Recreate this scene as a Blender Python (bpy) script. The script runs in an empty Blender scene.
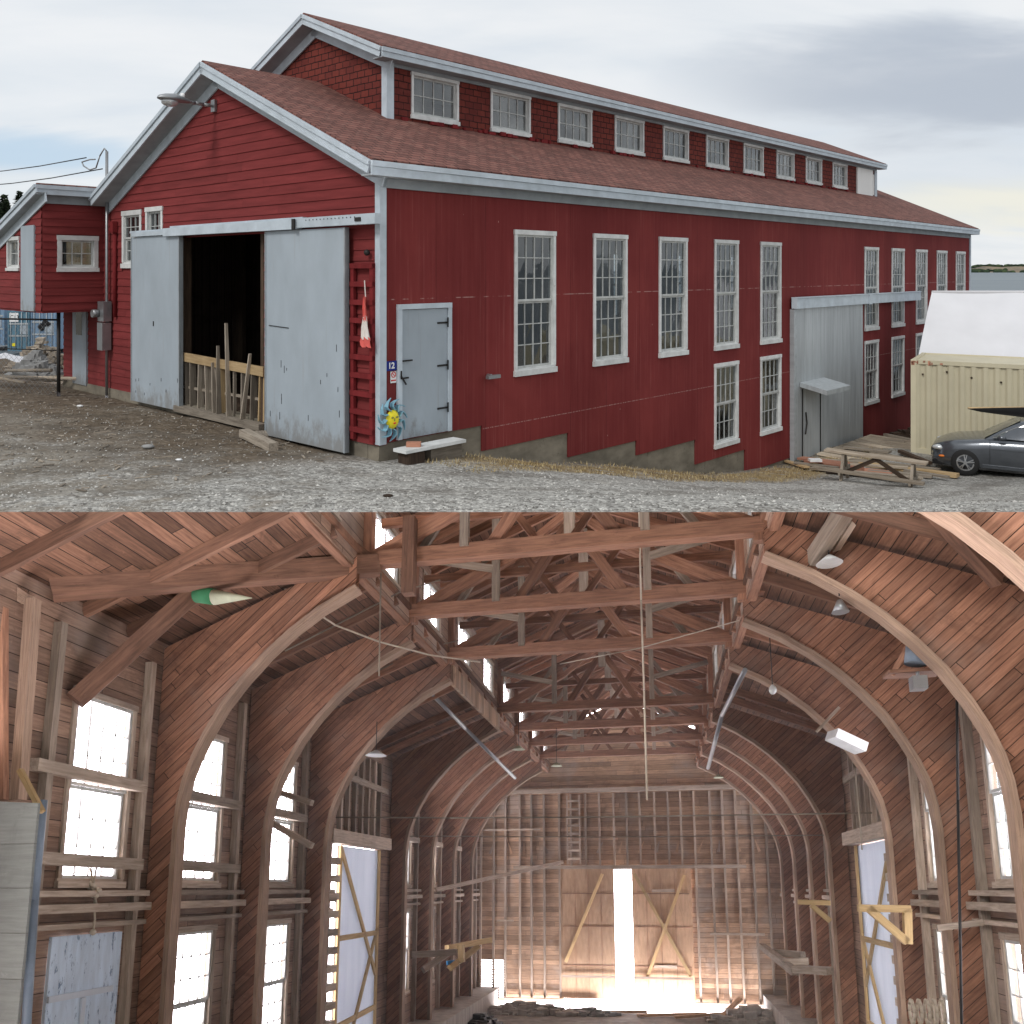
import bpy, bmesh, math, random
import numpy as np
from mathutils import Vector, Matrix
R = math.radians
random.seed(7)
S = bpy.context.scene
COL = S.collection

# ---------------------------------------------------------------- camera, sky, sun, exposure
EYE = 2.66
cam = bpy.data.cameras.new('camera')
cam.sensor_width = 36; cam.lens = 36*890/1024
cam.shift_y = -(512-270)/1024
cam.clip_start = 0.1; cam.clip_end = 20000
co = bpy.data.objects.new('camera', cam); COL.objects.link(co)
co.location = (0, 0, EYE); co.rotation_euler = (R(90), 0, 0)
S.camera = co

SUN_EL, SUN_AZ = 42, -35        # azimuth of the sun measured from behind the viewer towards the left
sun = bpy.data.lights.new('sun', 'SUN'); sun.energy = 1.5; sun.angle = R(14); sun.color = (1, .97, .93)
so = bpy.data.objects.new('sun', sun); COL.objects.link(so)
sdir = Vector((math.sin(R(SUN_AZ))*math.cos(R(SUN_EL)), -math.cos(R(SUN_AZ))*math.cos(R(SUN_EL)), math.sin(R(SUN_EL))))
so.rotation_euler = sdir.to_track_quat('Z', 'Y').to_euler()
S.view_settings.view_transform = 'Standard'; S.view_settings.look = 'None'
S.view_settings.exposure = 0.0; S.view_settings.gamma = 1

# ---- tiny node helper
class NT:
    def __init__(s, nt): s.t = nt; s.n = nt.nodes; s.l = nt.links
    def nd(s, typ, ins=None, **kw):
        n = s.n.new(typ)
        for k, v in kw.items(): setattr(n, k, v)
        for k, v in (ins or {}).items():
            i = n.inputs[k]
            if isinstance(v, bpy.types.NodeSocket): s.l.new(v, i)
            else: i.default_value = v
        return n
    def math(s, op, a, b=0.0, c=None):
        n = s.nd('ShaderNodeMath', {0: a, 1: b}, operation=op)
        if c is not None:
            if isinstance(c, bpy.types.NodeSocket): s.l.new(c, n.inputs[2])
            else: n.inputs[2].default_value = c
        return n.outputs[0]
    def mix(s, f, a, b, mode='MIX'):
        n = s.nd('ShaderNodeMix', {0: f}, data_type='RGBA', blend_type=mode)
        for i, v in ((6, a), (7, b)):
            if isinstance(v, bpy.types.NodeSocket): s.l.new(v, n.inputs[i])
            else: n.inputs[i].default_value = (*v[:3], 1)
        return n.outputs[2]
    def ramp(s, f, pts):
        n = s.nd('ShaderNodeValToRGB', {0: f}); e = n.color_ramp.elements
        while len(e) < len(pts): e.new(.5)
        for el, (p, c) in zip(e, pts):
            el.position = p; el.color = (*c, 1) if len(c) == 3 else c
        return n.outputs[0]
    def step(s, x, a, b):
        return s.nd('ShaderNodeMapRange', {0: x, 1: a, 2: b, 3: 0., 4: 1.}, interpolation_type='SMOOTHSTEP').outputs[0]
    def noise(s, v, scale, detail=4, rough=.6, dist=0.):
        return s.nd('ShaderNodeTexNoise', {'Vector': v, 'Scale': scale, 'Detail': detail, 'Roughness': rough, 'Distortion': dist}).outputs[0]
    def vscale(s, v, sc):
        return s.nd('ShaderNodeVectorMath', {0: v, 1: sc}, operation='MULTIPLY').outputs[0]
    def dot(s, v, w):
        return s.nd('ShaderNodeVectorMath', {0: v, 1: w}, operation='DOT_PRODUCT').outputs['Value']

w = bpy.data.worlds.new('World'); S.world = w; w.use_nodes = True
n = NT(w.node_tree); n.n.clear()
tc = n.nd('ShaderNodeTexCoord').outputs['Generated']
sky = n.nd('ShaderNodeTexSky', sky_type='NISHITA', sun_disc=False, sun_elevation=R(SUN_EL), sun_rotation=R(180+SUN_AZ), altitude=0)
sep = n.nd('ShaderNodeSeparateXYZ', {0: tc}); dz = sep.outputs[2]
flat = n.nd('ShaderNodeCombineXYZ', {0: n.math('DIVIDE', sep.outputs[0], n.math('ADD', n.math('ABSOLUTE', dz), .22)),
                                    1: n.math('DIVIDE', sep.outputs[1], n.math('ADD', n.math('ABSOLUTE', dz), .22)), 2: 0.}).outputs[0]
c1 = n.noise(n.vscale(flat, (.8, 1.5, 1)), 1.3, 5, .55, .3)
c2 = n.noise(flat, .55, 3, .5)
cl = n.ramp(n.math('ADD', n.math('MULTIPLY', c1, .6), n.math('MULTIPLY', c2, .4)),
            [(.32, (.66, .73, .82)), (.45, (.80, .84, .88)), (.56, (.90, .915, .93)), (.72, (.77, .80, .84))])
def blob(d, width, power=1):
    d = Vector(d).normalized()
    return n.step(n.dot(tc, tuple(d)), math.cos(width), 1.0)
# grey-blue bank of stratus to the right, cream gap low on the right, thin blue gap low on the left
def band(px, py, wx, wy):
    ax = n.math('DIVIDE', n.math('SUBTRACT', n.math('DIVIDE', sep.outputs[0], sep.outputs[1]), (px-512)/890), wx/890)
    ay = n.math('DIVIDE', n.math('SUBTRACT', n.math('DIVIDE', dz, sep.outputs[1]), (270-py)/890), wy/890)
    ay = n.math('ADD', ay, n.math('MULTIPLY', n.math('SUBTRACT', c1, .5), 2.2))
    r = n.math('ADD', n.math('MULTIPLY', ax, ax), n.math('MULTIPLY', ay, ay))
    m = n.nd('ShaderNodeMapRange', {0: r, 1: 0., 2: 1., 3: 1., 4: 0.}, interpolation_type='SMOOTHSTEP').outputs[0]
    return n.math('MULTIPLY', m, n.step(sep.outputs[1], 0., .1))
cl = n.mix(n.math('MULTIPLY', band(1000, 88, 380, 75), .9), cl, (.47, .52, .60))
cl = n.mix(n.math('MULTIPLY', band(1060, 205, 260, 34), .95), cl, (.90, .88, .78))
cl = n.mix(n.math('MULTIPLY', band(20, 155, 170, 26), .8), cl, (.50, .66, .82))
cl = n.mix(n.math('MULTIPLY', band(850, 170, 320, 40), .35), cl, (.62, .68, .76))
nis = n.nd('ShaderNodeVectorMath', {0: sky.outputs[0], 1: (.11, .11, .11)}, operation='MULTIPLY').outputs[0]
top = n.mix(.93, nis, cl)
low = n.step(dz, -.012, -.06)
colr = n.mix(low, top, (16.5, 15.6, 16.4))  # world glows below the horizon, added to light the hall and its windows
bg = n.nd('ShaderNodeBackground', {'Color': colr, 'Strength': 1.0})
n.nd('ShaderNodeOutputWorld', {0: bg.outputs[0]})
w.cycles.sampling_method = 'MANUAL'; w.cycles.sample_map_resolution = 512

# ---------------------------------------------------------------- materials
def mat(name, fn, rough=.8, metal=0., spec=.3):
    m = bpy.data.materials.new(name); m.use_nodes = True
    t = NT(m.node_tree); b = t.n['Principled BSDF']
    b.inputs['Roughness'].default_value = rough; b.inputs['Metallic'].default_value = metal
    b.inputs['Specular IOR Level'].default_value = spec
    lc = t.nd('ShaderNodeAttribute', attribute_name='lc').outputs['Vector']
    rn = t.nd('ShaderNodeAttribute', attribute_name='rnd').outputs['Fac']
    fn(t, b, lc, rn)
    return m
def bump(t, b, h, strength=.3, dist=.01):
    bn = t.nd('ShaderNodeBump', {'Height': h, 'Strength': strength, 'Distance': dist})
    t.l.new(bn.outputs[0], b.inputs['Normal'])
def setc(t, b, c): t.l.new(c, b.inputs['Base Color'])
def sc(c, k): return tuple(min(1, x*k) for x in c)

def f_wood(c, c2=None, var=.35, stretch=12):
    c2 = c2 or sc(c, .55)
    def f(t, b, lc, rn):
        v = t.vscale(lc, (1, stretch, stretch))
        g = t.noise(v, 2.2, 6, .65, .4)
        k = t.math('ADD', t.math('MULTIPLY', t.math('SUBTRACT', rn, .5), 2*var), 1.0)
        k = t.math('MULTIPLY', k, t.math('ADD', t.math('MULTIPLY', t.nd('ShaderNodeObjectInfo').outputs['Random'], .36), .82))
        cc = t.ramp(g, [(.3, c2), (.62, c)])
        big = t.noise(lc, .7, 3)
        cc = t.mix(t.math('MULTIPLY', t.step(big, .45, .7), .45), cc, sc(c2, .7))
        cc = t.mix(t.math('MULTIPLY', t.step(t.noise(lc, 6, 5, .8), .6, .72), .4), cc, sc(c2, .55))
        cc = t.mix(t.math('MULTIPLY', t.step(t.noise(t.vscale(lc, (1, 5, 5)), 2.5, 5, .75), .6, .74), .4), cc, sc(c, 1.4))
        kk = t.nd('ShaderNodeCombineXYZ', {0: k, 1: k, 2: k}).outputs[0]
        setc(t, b, t.mix(1.0, cc, kk, 'MULTIPLY'))
        bump(t, b, g, .35, .004)
    return f
def f_boards(c, c2, width=.18, ang=0., length=3.5, gap=.05, var=.4, gapc=(.01, .008, .006), worn=None, damp=None):
    """boards across a surface whose plane is lc.xy; the boards run at ang degrees"""
    def f(t, b, lc, rn):
        s, co_ = math.sin(R(ang)), math.cos(R(ang))
        u = t.dot(lc, (co_, s, 0)); v = t.math('DIVIDE', t.dot(lc, (-s, co_, 0)), width)
        iv = t.math('FLOOR', v); fv = t.math('SUBTRACT', v, iv)
        wn1 = t.nd('ShaderNodeTexWhiteNoise', {'W': iv}, noise_dimensions='1D').outputs[0]
        uu = t.math('ADD', t.math('DIVIDE', u, length), t.math('MULTIPLY', wn1, 7.3))
        iu = t.math('FLOOR', uu); fu = t.math('SUBTRACT', uu, iu)
        vec = t.nd('ShaderNodeCombineXYZ', {0: iv, 1: iu, 2: 0.}).outputs[0]
        tone = t.nd('ShaderNodeTexWhiteNoise', {'Vector': vec}, noise_dimensions='2D').outputs[0]
        gv = t.nd('ShaderNodeCombineXYZ', {0: t.math('MULTIPLY', u, 1.2), 1: t.math('MULTIPLY', v, width*16), 2: t.math('MULTIPLY', tone, 9)}).outputs[0]
        g = t.noise(gv, 2.0, 6, .65, .3)
        cc = t.ramp(g, [(.3, c2), (.65, c)])
        k = t.math('ADD', t.math('MULTIPLY', t.math('SUBTRACT', tone, .5), 2*var), 1.0)
        k = t.math('MULTIPLY', k, t.math('ADD', t.math('MULTIPLY', t.nd('ShaderNodeObjectInfo').outputs['Random'], .40), .80))
        kk = t.nd('ShaderNodeCombineXYZ', {0: k, 1: k, 2: k}).outputs[0]
        cc = t.mix(1.0, cc, kk, 'MULTIPLY')
        st_ = t.noise(t.vscale(lc, (.8, .8, .8)), 1.7, 7, .72, .6)
        cc = t.mix(t.math('MULTIPLY', t.step(st_, .50, .68), .55), cc, sc(c2, .62))
        cc = t.mix(t.math('MULTIPLY', t.step(t.noise(lc, 4.5, 5, .8), .60, .72), .35), cc, sc(c, 1.35))
        if worn:
            cc = t.mix(t.math('MULTIPLY', t.step(t.noise(lc, .55, 4), .48, .7), .6), cc, worn)
        e = t.math('MINIMUM', fv, t.math('SUBTRACT', 1.0, fv))
        e2 = t.math('MULTIPLY', t.math('MINIMUM', fu, t.math('SUBTRACT', 1.0, fu)), length/width)
        em = t.math('MINIMUM', e, e2)
        gm = t.math('SUBTRACT', 1.0, t.step(em, gap*.4, gap))
        cc = t.mix(gm, cc, gapc)
        setc(t, b, cc)
        bump(t, b, t.math('SUBTRACT', t.math('MULTIPLY', g, .3), t.math('MULTIPLY', gm, 1.0)), .6, .01)
    return f
def f_paint(c, var=.12, streak=1., grain=(3, 3, .3), wear=None, wamt=.62):
    def f(t, b, lc, rn):
        g = t.noise(t.vscale(lc, grain), 1.6, 6, .6)
        cc = t.ramp(g, [(.3, sc(c, 1-var)), (.7, sc(c, 1+var))])
        if wear:
            wv = t.noise(t.vscale(lc, (9, 9, 2.5)), 1.8, 8, .75)
            cc = t.mix(t.step(wv, wamt, wamt+.06), cc, wear)
        k = t.math('ADD', t.math('MULTIPLY', t.math('SUBTRACT', rn, .5), .16), 1.0)
        kk = t.nd('ShaderNodeCombineXYZ', {0: k, 1: k, 2: k}).outputs[0]
        setc(t, b, t.mix(1.0, cc, kk, 'MULTIPLY')); bump(t, b, g, .12, .004)
    return f
def f_door(c):
    def f(t, b, lc, rn):
        f_paint(c, .08, grain=(1.3, 1.3, .6), wear=(.14, .14, .14), wamt=.735)(t, b, lc, rn)
        src = b.inputs['Base Color'].links[0].from_socket
        z = t.nd('ShaderNodeSeparateXYZ', {0: lc}).outputs[2]
        m = t.math('SUBTRACT', t.noise(t.vscale(lc, (3, 3, 1.5)), 1.6, 7, .75), t.math('MULTIPLY', z, .55))
        cc = t.mix(t.math('MULTIPLY', t.step(m, .36, .62), .55), src, (.17, .145, .115))
        run = t.noise(t.vscale(lc, (11, 11, .35)), 1.4, 4, .6)
        cc = t.mix(t.math('MULTIPLY', t.step(run, .60, .72), .3), cc, (.26, .22, .19))
        blot = t.noise(lc, 1.1, 5, .6)
        cc = t.mix(t.math('MULTIPLY', t.step(blot, .5, .7), .22), cc, (.30, .34, .37))
        setc(t, b, cc)
    return f
def f_plain(c):
    def f(t, b, lc, rn):
        g = t.noise(lc, 5, 5, .6)
        setc(t, b, t.ramp(g, [(.3, sc(c, .86)), (.7, sc(c, 1.1))]))
    return f

M = {}
RED = (.205, .030, .028)
def plyred(t, b, lc, rn):
    # painted sheets: x along the wall, z up
    st = t.noise(t.vscale(lc, (7, 1, .35)), 1.6, 6, .65)
    bl = t.noise(t.vscale(lc, (1, 1, .6)), .5, 4, .6)
    cc = t.ramp(st, [(.28, (.145, .022, .022)), (.55, (.170, .029, .029)), (.78, (.200, .042, .039))])
    cc = t.mix(t.math('MULTIPLY', t.step(bl, .42, .66), .45), cc, (.245, .046, .042))
    st2 = t.noise(t.vscale(lc, (16, 1, .25)), 1.3, 5, .6)
    cc = t.mix(t.math('MULTIPLY', t.step(st2, .55, .72), t.math('MULTIPLY', t.step(bl, .35, .6), .5)), cc, (.33, .12, .11))
    cc = t.mix(t.math('MULTIPLY', t.step(t.noise(t.vscale(lc, (3, 1, 2)), 1.1, 6, .75), .6, .75), .4), cc, (.085, .016, .017))
    sx = t.nd('ShaderNodeSeparateXYZ', {0: lc}); x, z = sx.outputs[0], sx.outputs[2]
    tone = t.nd('ShaderNodeTexWhiteNoise', {'W': t.math('FLOOR', t.math('DIVIDE', x, 1.16))}, noise_dimensions='1D').outputs[0]
    k = t.math('ADD', t.math('MULTIPLY', tone, .14), .93)
    cc = t.mix(1.0, cc, t.nd('ShaderNodeCombineXYZ', {0: k, 1: k, 2: k}).outputs[0], 'MULTIPLY')
    fx = t.math('ABSOLUTE', t.math('SUBTRACT', t.math('FRACT', t.math('DIVIDE', x, 1.16)), .5))
    seam = t.math('MULTIPLY', t.step(fx, .487, .494), t.step(t.noise(t.vscale(lc, (3, 3, 1)), 1., 3), .35, .6))
    cc = t.mix(t.math('MULTIPLY', seam, .6), cc, (.10, .018, .018))
    fl = 0
    for z0, s0 in ((2.2, 2.), (-.08, 11.)):
        d = t.math('ABSOLUTE', t.math('SUBTRACT', z, z0))
        mline = t.math('MULTIPLY', t.math('SUBTRACT', 1.0, t.step(d, .004, .012)), t.step(t.noise(t.vscale(lc, (2.5, 1, 1)), s0, 3), .42, .58))
        cc = t.mix(t.math('MULTIPLY', mline, .75), cc, (.42, .26, .24))
    dots = t.nd('ShaderNodeTexVoronoi', {'Vector': t.vscale(lc, (1, 1, .5)), 'Scale': 2.6}).outputs['Distance']
    cc = t.mix(t.math('MULTIPLY', t.math('SUBTRACT', 1.0, t.step(dots, .015, .03)), .6), cc, (.5, .3, .28))
    # splashed dirt along the foot
    setc(t, b, cc); bump(t, b, st, .2, .006)
M['ply_red'] = mat('red_painted_sheet', plyred, .8, 0., .12)
M['clap'] = mat('red_painted_clapboard', f_paint((.188, .034, .034), .25, grain=(.5, .5, 5), wear=(.30, .13, .12), wamt=.69), .8, 0., .12)
M['trim_red'] = mat('red_painted_timber', f_paint((.175, .022, .024), .25, wear=(.3, .2, .18), wamt=.72), .8, 0., .12)
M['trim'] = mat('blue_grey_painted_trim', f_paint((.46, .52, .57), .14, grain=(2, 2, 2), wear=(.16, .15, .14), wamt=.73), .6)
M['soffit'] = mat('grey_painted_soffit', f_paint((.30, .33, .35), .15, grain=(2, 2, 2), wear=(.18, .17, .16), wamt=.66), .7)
M['door_grey'] = mat('blue_grey_painted_door', f_door((.345, .395, .438)), .65)
M['white_trim'] = mat('white_painted_window_trim', f_paint((.62, .63, .62), .16, grain=(3, 3, 3), wear=(.33, .31, .28), wamt=.64), .6)
M['muntin'] = mat('white_glazing_bar', f_paint((.48, .49, .475), .2, grain=(4, 4, 4), wear=(.3, .28, .25), wamt=.66), .6)
M['white_panel'] = mat('white_painted_panel', f_paint((.72, .72, .70), .05), .6)
M['concrete'] = mat('weathered_concrete', f_paint((.20, .175, .135), .35, grain=(1, 1, 2), wear=(.09, .08, .06), wamt=.6), .95)
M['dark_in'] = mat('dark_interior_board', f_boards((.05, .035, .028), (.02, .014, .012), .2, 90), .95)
def shingle(c, c2, c3, w_, h_, mort=(.05, .02, .018), msize=.01):
    def f(t, b, lc, rn):
        v = t.nd('ShaderNodeVectorMath', {0: lc, 1: t.vscale(t.nd('ShaderNodeTexNoise', {'Vector': lc, 'Scale': 7.0}).outputs[1], (.03, .03, 0))}, operation='ADD').outputs[0]
        br = t.nd('ShaderNodeTexBrick', {'Vector': v, 'Color1': (*c, 1), 'Color2': (*c2, 1), 'Mortar': (*mort, 1), 'Scale': 1.0,
                  'Mortar Size': msize, 'Mortar Smooth': .3, 'Brick Width': w_, 'Row Height': h_, 'Bias': -.1})
        g = t.noise(lc, 60, 3, .7); g2 = t.noise(lc, .9, 5, .65)
        cc = t.mix(t.math('MULTIPLY', t.step(t.noise(lc, 9, 6, .8), .50, .66), .5), br.outputs[0], c3)
        cc = t.mix(t.math('MULTIPLY', t.step(g2, .42, .66), .5), cc, sc(c2, .75))
        g3 = t.noise(t.vscale(lc, (1, .35, 1)), 3.1, 4, .7)
        cc = t.mix(t.math('MULTIPLY', t.step(g3, .58, .74), .45), cc, sc(c3, .95))
        setc(t, b, cc)
        sy = t.nd('ShaderNodeSeparateXYZ', {0: v}).outputs[1]
        saw = t.math('FRACT', t.math('DIVIDE', sy, h_))
        h = t.math('SUBTRACT', t.math('SUBTRACT', 0., saw), t.math('MULTIPLY', br.outputs[1], .6))
        bump(t, b, h, .7, .012)
    return f
M['roof'] = mat('red_asphalt_shingle', shingle((.225, .094, .074), (.115, .048, .039), (.32, .20, .16), .26, .145, (.05, .02, .018), .014), .95)
M['wshingle'] = mat('red_wall_shingle', shingle((.175, .034, .024), (.120, .022, .018), (.21, .05, .038), .24, .135, (.014, .005, .005), .012), .9)
def glassf(tint, tr, rough=.03):
    def g(name):
        m = bpy.data.materials.new(name); m.use_nodes = True; t = NT(m.node_tree); t.n.clear()
        lc = t.nd('ShaderNodeAttribute', attribute_name='lc').outputs['Vector']
        nz = t.noise(lc, 1.7, 3)
        bn = t.nd('ShaderNodeBump', {'Height': nz, 'Strength': .12, 'Distance': .02}).outputs[0]
        a = t.nd('ShaderNodeBsdfTransparent', {0: (*tint, 1)}).outputs[0]
        gl = t.nd('ShaderNodeBsdfGlossy', {'Color': (.9, .93, .95, 1), 'Roughness': rough, 'Normal': bn}).outputs[0]
        df = t.nd('ShaderNodeBsdfDiffuse', {'Color': (.35, .36, .35, 1)}).outputs[0]
        fc = t.nd('ShaderNodeLayerWeight', {'Blend': .5}).outputs['Facing']
        fr = t.math('ADD', t.math('MULTIPLY', t.math('POWER', fc, 4.), .8), .09)
        dirt = t.math('MULTIPLY', t.step(t.noise(lc, .8, 4), .35, .75), tr)
        s1 = t.nd('ShaderNodeMixShader', {0: dirt, 1: a, 2: df}).outputs[0]
        s2 = t.nd('ShaderNodeMixShader', {0: t.math('MULTIPLY', fr, 1.3), 1: s1, 2: gl}).outputs[0]
        t.nd('ShaderNodeOutputMaterial', {0: s2}); return m
    return g
M['glass'] = glassf((.62, .67, .69), .14)('old_window_glass')
M['glass_hazy'] = glassf((.60, .65, .70), .55)('hazy_window_glass')
M['glass_in'] = glassf((.97, .98, 1.), .05)('bright_window_glass')
M['galv'] = mat('galvanised_sheet', f_paint((.42, .45, .465), .14, grain=(5, 5, .4), wear=(.62, .64, .64), wamt=.77), .45, .25)
M['metal'] = mat('grey_metal', f_plain((.32, .33, .34)), .4, .7)
M['dark_metal'] = mat('dark_iron', f_plain((.035, .033, .032)), .55, .5)
M['black'] = mat('black_paint', f_plain((.012, .012, .013)), .35)
M['w_weather'] = mat('weathered_grey_timber', f_wood((.36, .31, .25), (.17, .14, .11)), .9)
M['w_new'] = mat('pale_new_timber', f_wood((.55, .40, .22), (.36, .24, .12)), .8)
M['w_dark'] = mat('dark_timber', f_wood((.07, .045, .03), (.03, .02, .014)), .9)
M['w_red'] = mat('reddish_plywood', f_wood((.42, .20, .13), (.28, .13, .09), stretch=5), .85)
M['w_picnic'] = mat('bare_picnic_timber', f_wood((.42, .36, .28), (.20, .15, .11)), .85)

def ground_f(t, b, lc, rn):
    P = t.nd('ShaderNodeNewGeometry').outputs['Position']
    D2 = (-.7341, .6790, 0); cN = -2.03*-.7341+13.7*.6790
    D1 = (.6790, .7341, 0); cS = -2.03*.6790+13.7*.7341
    ly = t.math('SUBTRACT', t.dot(P, D2), cN); lx = t.math('SUBTRACT', t.dot(P, D1), cS)
    fine = t.nd('ShaderNodeTexVoronoi', {'Vector': P, 'Scale': 34.0})
    fine2 = t.nd('ShaderNodeTexVoronoi', {'Vector': P, 'Scale': 14.0})
    tone = t.nd('ShaderNodeSeparateColor', {0: fine.outputs['Color']}).outputs[0]
    tone2 = t.nd('ShaderNodeSeparateColor', {0: fine2.outputs['Color']}).outputs[0]
    mx = t.math('ADD', t.math('MULTIPLY', tone, .6), t.math('MULTIPLY', tone2, .4))
    grav = t.ramp(mx, [(.1, (.15, .142, .130)), (.45, (.33, .32, .295)), (.7, (.44, .43, .40)), (.95, (.70, .68, .63))])
    dirt = t.ramp(t.noise(P, 5, 8, .75), [(.3, (.06, .045, .032)), (.55, (.155, .12, .085)), (.75, (.31, .265, .21))])
    straw = t.ramp(t.noise(P, 14, 6, .8), [(.3, (.13, .09, .045)), (.6, (.36, .27, .14)), (.8, (.48, .38, .22))])
    n1 = t.noise(P, .35, 5, .65); n2 = t.noise(P, 1.3, 5, .7)
    # brown dirt by the gable (lx<0) and the far left, fading to gravel nearer
    w1 = t.math('ADD', lx, t.math('MULTIPLY', t.math('SUBTRACT', n1, .5), 7.))
    sepP = t.nd('ShaderNodeSeparateXYZ', {0: P}); X, Y = sepP.outputs[0], sepP.outputs[1]
    md = t.math('MULTIPLY', t.step(w1, -4.3, -1.6), t.step(ly, -.5, 1.5))
    left = t.math('MULTIPLY', t.step(t.math('ADD', n2, t.math('MULTIPLY', X, -.045)), .62, .86), .75)
    base = t.mix(left, grav, t.mix(.45, dirt, (.27, .24, .19)))
    base = t.mix(md, base, dirt)
    streak = t.noise(t.vscale(P, (.25, 1.3, 1)), 1.1, 5, .6)
    base = t.mix(t.math('MULTIPLY', t.step(streak, .52, .7), .45), base, (.11, .095, .075))
    # worn wheel-dark yard in front of the container
    yd = t.math('MULTIPLY', t.step(X, 8.2, 10.), t.step(Y, 19.3, 21.2))
    base = t.mix(t.math('MULTIPLY', yd, .75), base, t.mix(.5, (.12, .115, .105), grav))
    # dead grass strip below the long wall
    sd = t.math('ADD', t.math('MULTIPLY', ly, -1.), t.math('MULTIPLY', t.math('SUBTRACT', n2, .5), 1.3))
    gm = t.math('MULTIPLY', t.math('MULTIPLY', t.step(sd, .15, .4), t.math('SUBTRACT', 1., t.step(sd, 1.25, 1.8))), t.math('MULTIPLY', t.step(lx, .3, 1.6), t.math('SUBTRACT', 1., t.step(lx, 15.5, 18.))))
    gm = t.math('MULTIPLY', gm, t.step(t.noise(P, 2.6, 5, .75), .30, .52))
    base = t.mix(gm, base, straw)
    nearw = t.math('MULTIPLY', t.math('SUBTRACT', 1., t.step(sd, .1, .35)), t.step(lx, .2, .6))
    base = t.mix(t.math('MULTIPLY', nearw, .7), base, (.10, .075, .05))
    # old wheel ruts sweeping across the yard
    rr = t.nd('ShaderNodeVectorMath', {0: P, 1: (-6., 34., 0)}, operation='DISTANCE').outputs['Value']
    rr = t.math('ADD', rr, t.math('MULTIPLY', n1, 1.4))
    for r0 in (19.3, 20.9, 22.6, 24.1):
        band_ = t.math('SUBTRACT', 1., t.step(t.math('ABSOLUTE', t.math('SUBTRACT', rr, r0)), .10, .42))
        base = t.mix(t.math('MULTIPLY', t.math('MULTIPLY', band_, .5), t.step(n2, .35, .6)), base, (.115, .10, .082))
    base = t.mix(t.math('MULTIPLY', t.step(t.noise(P, .8, 6, .7), .56, .7), .35), base, (.40, .37, .32))
    setc(t, b, base)
    h = t.math('ADD', t.math('MULTIPLY', t.math('SUBTRACT', 1., fine2.outputs['Distance']), .8), t.math('MULTIPLY', t.noise(P, 20, 5, .7), .6))
    bump(t, b, h, .9, .03)
M['ground'] = mat('gravel_yard', ground_f, .95, spec=.2)
M['stone'] = mat('crushed_stone', f_plain((.30, .30, .295)), .9)
def stonef(t, b, lc, rn):
    setc(t, b, t.ramp(rn, [(0., (.12, .112, .10)), (.4, (.29, .28, .26)), (.75, (.43, .42, .39)), (1., (.66, .64, .60))]))
M['stones'] = mat('mixed_gravel_stones', stonef, .9)
def strawf(t, b, lc, rn):
    setc(t, b, t.ramp(rn, [(0., (.13, .085, .04)), (.5, (.36, .27, .13)), (1., (.52, .43, .24))]))
M['straw'] = mat('dead_grass', strawf, .9)
def waterf(t, b, lc, rn):
    P = t.nd('ShaderNodeNewGeometry').outputs['Position']
    setc(t, b, t.ramp(t.noise(t.vscale(P, (.004, .02, 1)), 1, 4), [(.35, (.13, .16, .18)), (.7, (.19, .22, .24))]))
    bump(t, b, t.noise(P, .9, 5, .7), .5, .25)
M['water'] = mat('sea_water', waterf, .5, spec=.25)
def hillf(t, b, lc, rn):
    P = t.nd('ShaderNodeNewGeometry').outputs['Position']
    setc(t, b, t.ramp(t.noise(t.vscale(P, (.012, .012, .06)), 1, 6, .7), [(.38, (.10, .10, .09)), (.5, (.25, .19, .12)), (.62, (.15, .14, .10)), (.7, (.33, .26, .17))]))
M['hill'] = mat('far_shore_fields', hillf, 1.)
def hill2f(t, b, lc, rn):
    P = t.nd('ShaderNodeNewGeometry').outputs['Position']
    setc(t, b, t.ramp(t.noise(P, .35, 8, .75), [(.35, (.045, .035, .02)), (.5, (.17, .115, .06)), (.65, (.10, .085, .04)), (.8, (.28, .21, .12))]))
    bump(t, b, t.noise(P, 1.5, 6, .8), 1, .5)
M['hillnear'] = mat('brown_scrub_slope', hill2f, 1.)
def leaff(t, b, lc, rn):
    setc(t, b, t.ramp(rn, [(0., (.012, .022, .012)), (.6, (.03, .05, .025)), (1., (.06, .085, .035))]))
M['needle'] = mat('conifer_needles', leaff, .9)
M['bark'] = mat('tree_bark', f_wood((.10, .075, .055)), .95)

# interior timbers
HB, HB2 = (.37, .185, .115), (.19, .088, .056)
M['h_web'] = mat('rib_diagonal_boards', f_boards(HB, HB2, .115, 42, 3.2, .045, .30, worn=(.31, .235, .195)), .85)
M['h_web_r'] = mat('rib_diagonal_boards_mirrored', f_boards(HB, HB2, .115, -42, 3.2, .045, .30, worn=(.31, .235, .195)), .85)
M['h_wall'] = mat('wall_horizontal_boards', f_boards((.40, .26, .185), (.21, .13, .095), .19, 0, 3.6, .035, .28, gapc=(.05, .03, .022), worn=(.37, .31, .27)), .9)
M['h_roof'] = mat('roof_lining_boards', f_boards((.25, .13, .082), (.11, .056, .036), .16, 0, 3.6, .045, .45), .9)
M['h_end'] = mat('end_wall_boards', f_boards((.54, .36, .235), (.30, .19, .125), .17, 0, 4.2, .035, .34, gapc=(.08, .05, .035), worn=(.42, .37, .33)), .9)
M['h_beam'] = mat('old_roof_timber', f_wood((.42, .22, .14), (.20, .10, .068), .35), .85)
M['h_dark'] = mat('dark_roof_timber', f_wood((.235, .125, .082), (.11, .06, .042), .3), .85)  # darker than the other roof timber, used for pieces nearest the entrance
M['h_flange'] = mat('laminated_rib_edge', f_wood((.47, .325, .235), (.24, .16, .115), .2, 30), .8)
M['h_grey'] = mat('grey_old_timber', f_wood((.50, .41, .33), (.28, .22, .17), .3), .9)
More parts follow.
